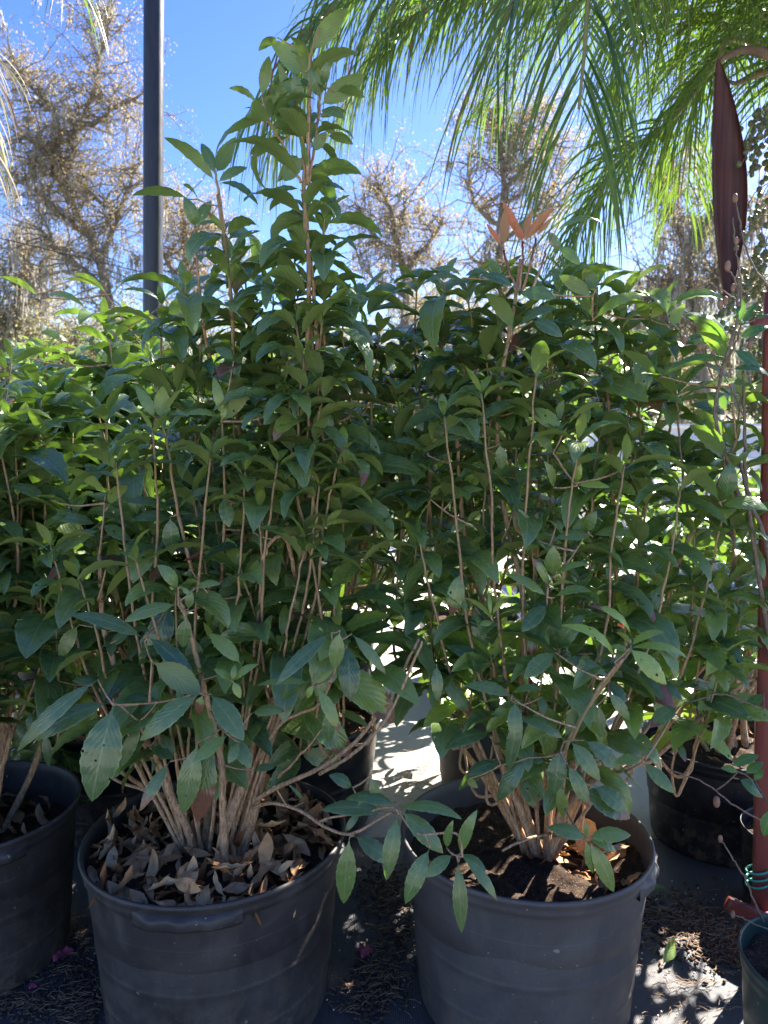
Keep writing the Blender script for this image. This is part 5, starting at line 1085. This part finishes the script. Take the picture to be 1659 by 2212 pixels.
far_tree(1480, 20, [[(1520,860),(1510,740),(1500,660),(1460,610),(1400,600)], [(1500,650),(1560,570),(1620,500),(1650,430)], [(1500,640),(1480,540),(1440,430),(1420,380)], [(1510,700),(1420,680),(1380,640)], [(1560,570),(1600,620),(1650,640)], [(1480,540),(1540,450),(1560,380)]], 17000, 'autumn',
    'dark limbed oak with long grey moss behind the woody palm spathe', 66, moss=180, spread=.9, trunk_r=.24)
for i, (u, y, top, lf, lab) in enumerate([
    (-60, 27, 640, 'line', 'low tan-leaved tree cut off by the left edge, far behind the sunlit tops'), (120, 29, 700, 'line', 'low mossy tree in the far tree line left of the tall rusty tree'),
    (310, 28, 690, 'line', 'low olive tree in the far tree line hidden by the black pole'), (520, 30, 720, 'line', 'low tree in the far tree line behind the curled upright shoot'),
    (720, 29, 740, 'line', 'low tree in the far tree line just right of the tallest shrub'), (960, 28, 640, 'line', 'bushy tan tree in the far tree line between the middle gap and the bronze tuft'),
    (1180, 29, 700, 'oakleaf', 'dark bushy tree in the far tree line behind the bronze tuft'), (1390, 27, 700, 'line', 'bushy tan tree in the far tree line below the sunlit palm frond'),
    (1500, 33, 730, 'oakleaf', 'dark green evergreen tree behind the fence near the right edge'), (1300, 34, 760, 'oakleaf', 'dark green evergreen tree behind the fence, right of the bronze tuft'), (1050, 35, 800, 'oakleaf', 'dark evergreen far off, behind the middle of the right shrub'),
    (800, 35, 830, 'oakleaf', 'dark evergreen far off in the middle, low behind the shrubs'), (560, 35, 820, 'oakleaf', 'dark evergreen far off, directly behind the tallest shrub'), (320, 34, 820, 'oakleaf', 'dark evergreen far off, low behind the pole'),
    (80, 34, 810, 'oakleaf', 'dark evergreen far off at the left, low behind the sunlit tops'), (1700, 28, 620, 'oakleaf', 'dark evergreen cut off by the right edge behind the palm berries')]):
    r_ = random.Random(i)
    L_ = [[(u, 960), (u + 8, 900), (u - 6, top + 70), (u + 10, top)]] + [[(u, 940 - 22 * k), (u + s_ * r_.uniform(30, 70), 905 - 22 * k), (u + s_ * r_.uniform(80, 130) * (1 - .06 * k), 880 - 24 * k)] for k in range(int((940 - top) / 26)) for s_ in (-1, 1)]
    far_tree(u, y, L_, 13000, lf, lab, 70 + i, moss=90 if lf == 'line' else 50, lsz=.14 if lf == 'line' else .2, spread=1.3, sub=1, twigs=8, group='far tree line', trunk_r=.25)

# ============================================================ GROUND CLUTTER
def straw(name, patches, n, label):
    m = MB(); r = random.Random(9)
    for _ in range(n):
        u, v, su, sv = r.choice(patches); uu, vv = r.gauss(u, su), r.gauss(v, sv)
        b = (1106 - vv) / FPX; dz = b * CP - SP; dy = CP + b * SP
        if dz > -.05: continue
        y = CAM_H * dy / -dz; p = P(uu, vv, y); p[2] = .018 + r.random() * .006
        a = r.gauss(.3, .9); ln = r.uniform(.010, .045); d = np.array([math.cos(a), math.sin(a), 0]); s2 = np.array([-d[1], d[0], 0]) * ln * r.uniform(-.25, .25)
        m.tube([p - d * ln / 2, p + s2 + [0, 0, .003], p + d * ln / 2], r.uniform(.0006, .0014), 3, cap=False)
    return tag(m.build(name, M['straw']), label, 'litter', None, 'stuff')
straw('straw_litter', [(1450,1980,40,20),(1500,2010,60,30),(1420,2040,60,30),(1560,2040,40,30),(1480,2160,60,30)], 520, 'dry needles and straw strewn on the black cloth right of the worn pot')
straw('straw_litter', [(830,1930,35,30),(850,2000,30,60),(820,2100,30,40),(790,2160,40,30)], 380, 'dry straw and crumbs on the cloth between the two front pots')
straw('straw_litter', [(140,2020,40,30),(120,2090,40,40),(60,2180,60,20),(170,2180,30,30)], 380, 'dry needles on the cloth between the left edge pot and the leafy pot')
straw('straw_litter', [(920,1660,30,15),(880,1700,40,20),(1000,1640,40,20)], 300, 'twigs and scraps on the pale paving behind the two front pots')
def mulch(patches, n, label):
    m = MB(); r = random.Random(19)
    for _ in range(n):
        u, v, su, sv = r.choice(patches); uu, vv = r.gauss(u, su), r.gauss(v, sv)
        b = (1106 - vv) / FPX; dz = b * CP - SP; dy = CP + b * SP
        if dz > -.05: continue
        y = CAM_H * dy / -dz; p = P(uu, vv, y); s_ = r.uniform(.0015, .006); p[2] = .017 + s_ * .5
        m.box(p, (s_ * 2.4, s_ * r.uniform(.6, 1.6), s_), np.array(Matrix.Rotation(r.uniform(0, 6), 3, 'Z') @ Matrix.Rotation(r.uniform(-.5, .5), 3, 'X')))
    return tag(m.build('mulch_crumbs', M['bud_brown'], smooth=False), label, 'litter', None, 'stuff')
mulch([(1450,1990,60,30),(1550,2060,50,30)], 900, 'dark bark crumbs drifted on the cloth right of the worn pot')
mulch([(830,1930,30,30),(850,2020,30,70),(800,2150,30,40)], 900, 'dark bark crumbs drifted on the cloth between the two front pots')
mulch([(130,2060,50,40),(60,2180,60,20),(180,2160,25,40)], 900, 'dark bark crumbs drifted on the cloth beside the left edge pot')
def gp(u, v):
    b = (1106 - v) / FPX; return P(u, v, CAM_H * (CP + b * SP) / (SP - b * CP))
m = MB(); r = random.Random(3)
for _ in range(260):
    u, v = r.uniform(0, 1659), r.uniform(1900, 2212); p = gp(u, v); s = r.uniform(.0008, .0024); p[2] = .018 + s
    m.box(p, (s * 2, s * 2, s * 1.4), Matrix.Rotation(r.uniform(0, 3), 3, 'Z'))
tag(m.build('crumbs', M['pebble']), 'tiny pale crumbs and grit scattered over the black cloth', 'grit', None, 'stuff')
def petal(u, v, s, label):
    p = gp(u, v); p[2] = .022; LV = []
    for k in range(4): a = k * 1.4 + s * 9; LV.append(leafrow(p + [.004 * k, 0, .003 * k], (math.cos(a), math.sin(a), .35), (.3, -.2, 1), s, s * .75, .9, .5, .4))
    V, Qd, uv, col = leaf_arrays(LV, 8, 0, width_pow=.6, ripple=.3); return tag(mesh_obj('fallen_petals', V, Qd, M['pink'], None, uv, col), label, 'petals', 'fallen pink petals')
petal(128, 2078, .042, 'crumpled pink petals on the cloth between the left edge pot and the leafy pot')
petal(783, 2074, .036, 'crumpled pink petals on the cloth between the two front pots')
petal(66, 2150, .018, 'tiny pink petal scrap near the foot of the left edge pot')
def oneleaf(u, v, L, W, label, az, el, arch, young, brown, mat='leaf', lift=.02, twist=0):
    p = gp(u, v); p[2] = lift; V, Qd, uv, col = leaf_arrays([leafrow(p, (math.cos(az) * math.cos(el), math.sin(az) * math.cos(el), math.sin(el)), (.2, -.4, 1), L, W, arch, .5, twist, young, 0, brown)], 14, .05)
    return tag(mesh_obj('fallen_leaf', V, Qd, M[mat], None, uv, col), label, 'leaf', 'fallen leaves')
oneleaf(1430, 2100, .13, .05, 'curled green and brown leaf standing on edge at the sunlit patch', .6, .75, 1.3, .2, .1, twist=1.6)
oneleaf(1395, 1932, .075, .032, 'flat green leaf lying on the cloth right beside the worn pot', .1, .02, .2, .1, 0)
oneleaf(995, 1660, .12, .045, 'dry leaf on the pale paving behind the worn pot', .3, .05, .4, 0, 1.2, 'dead')
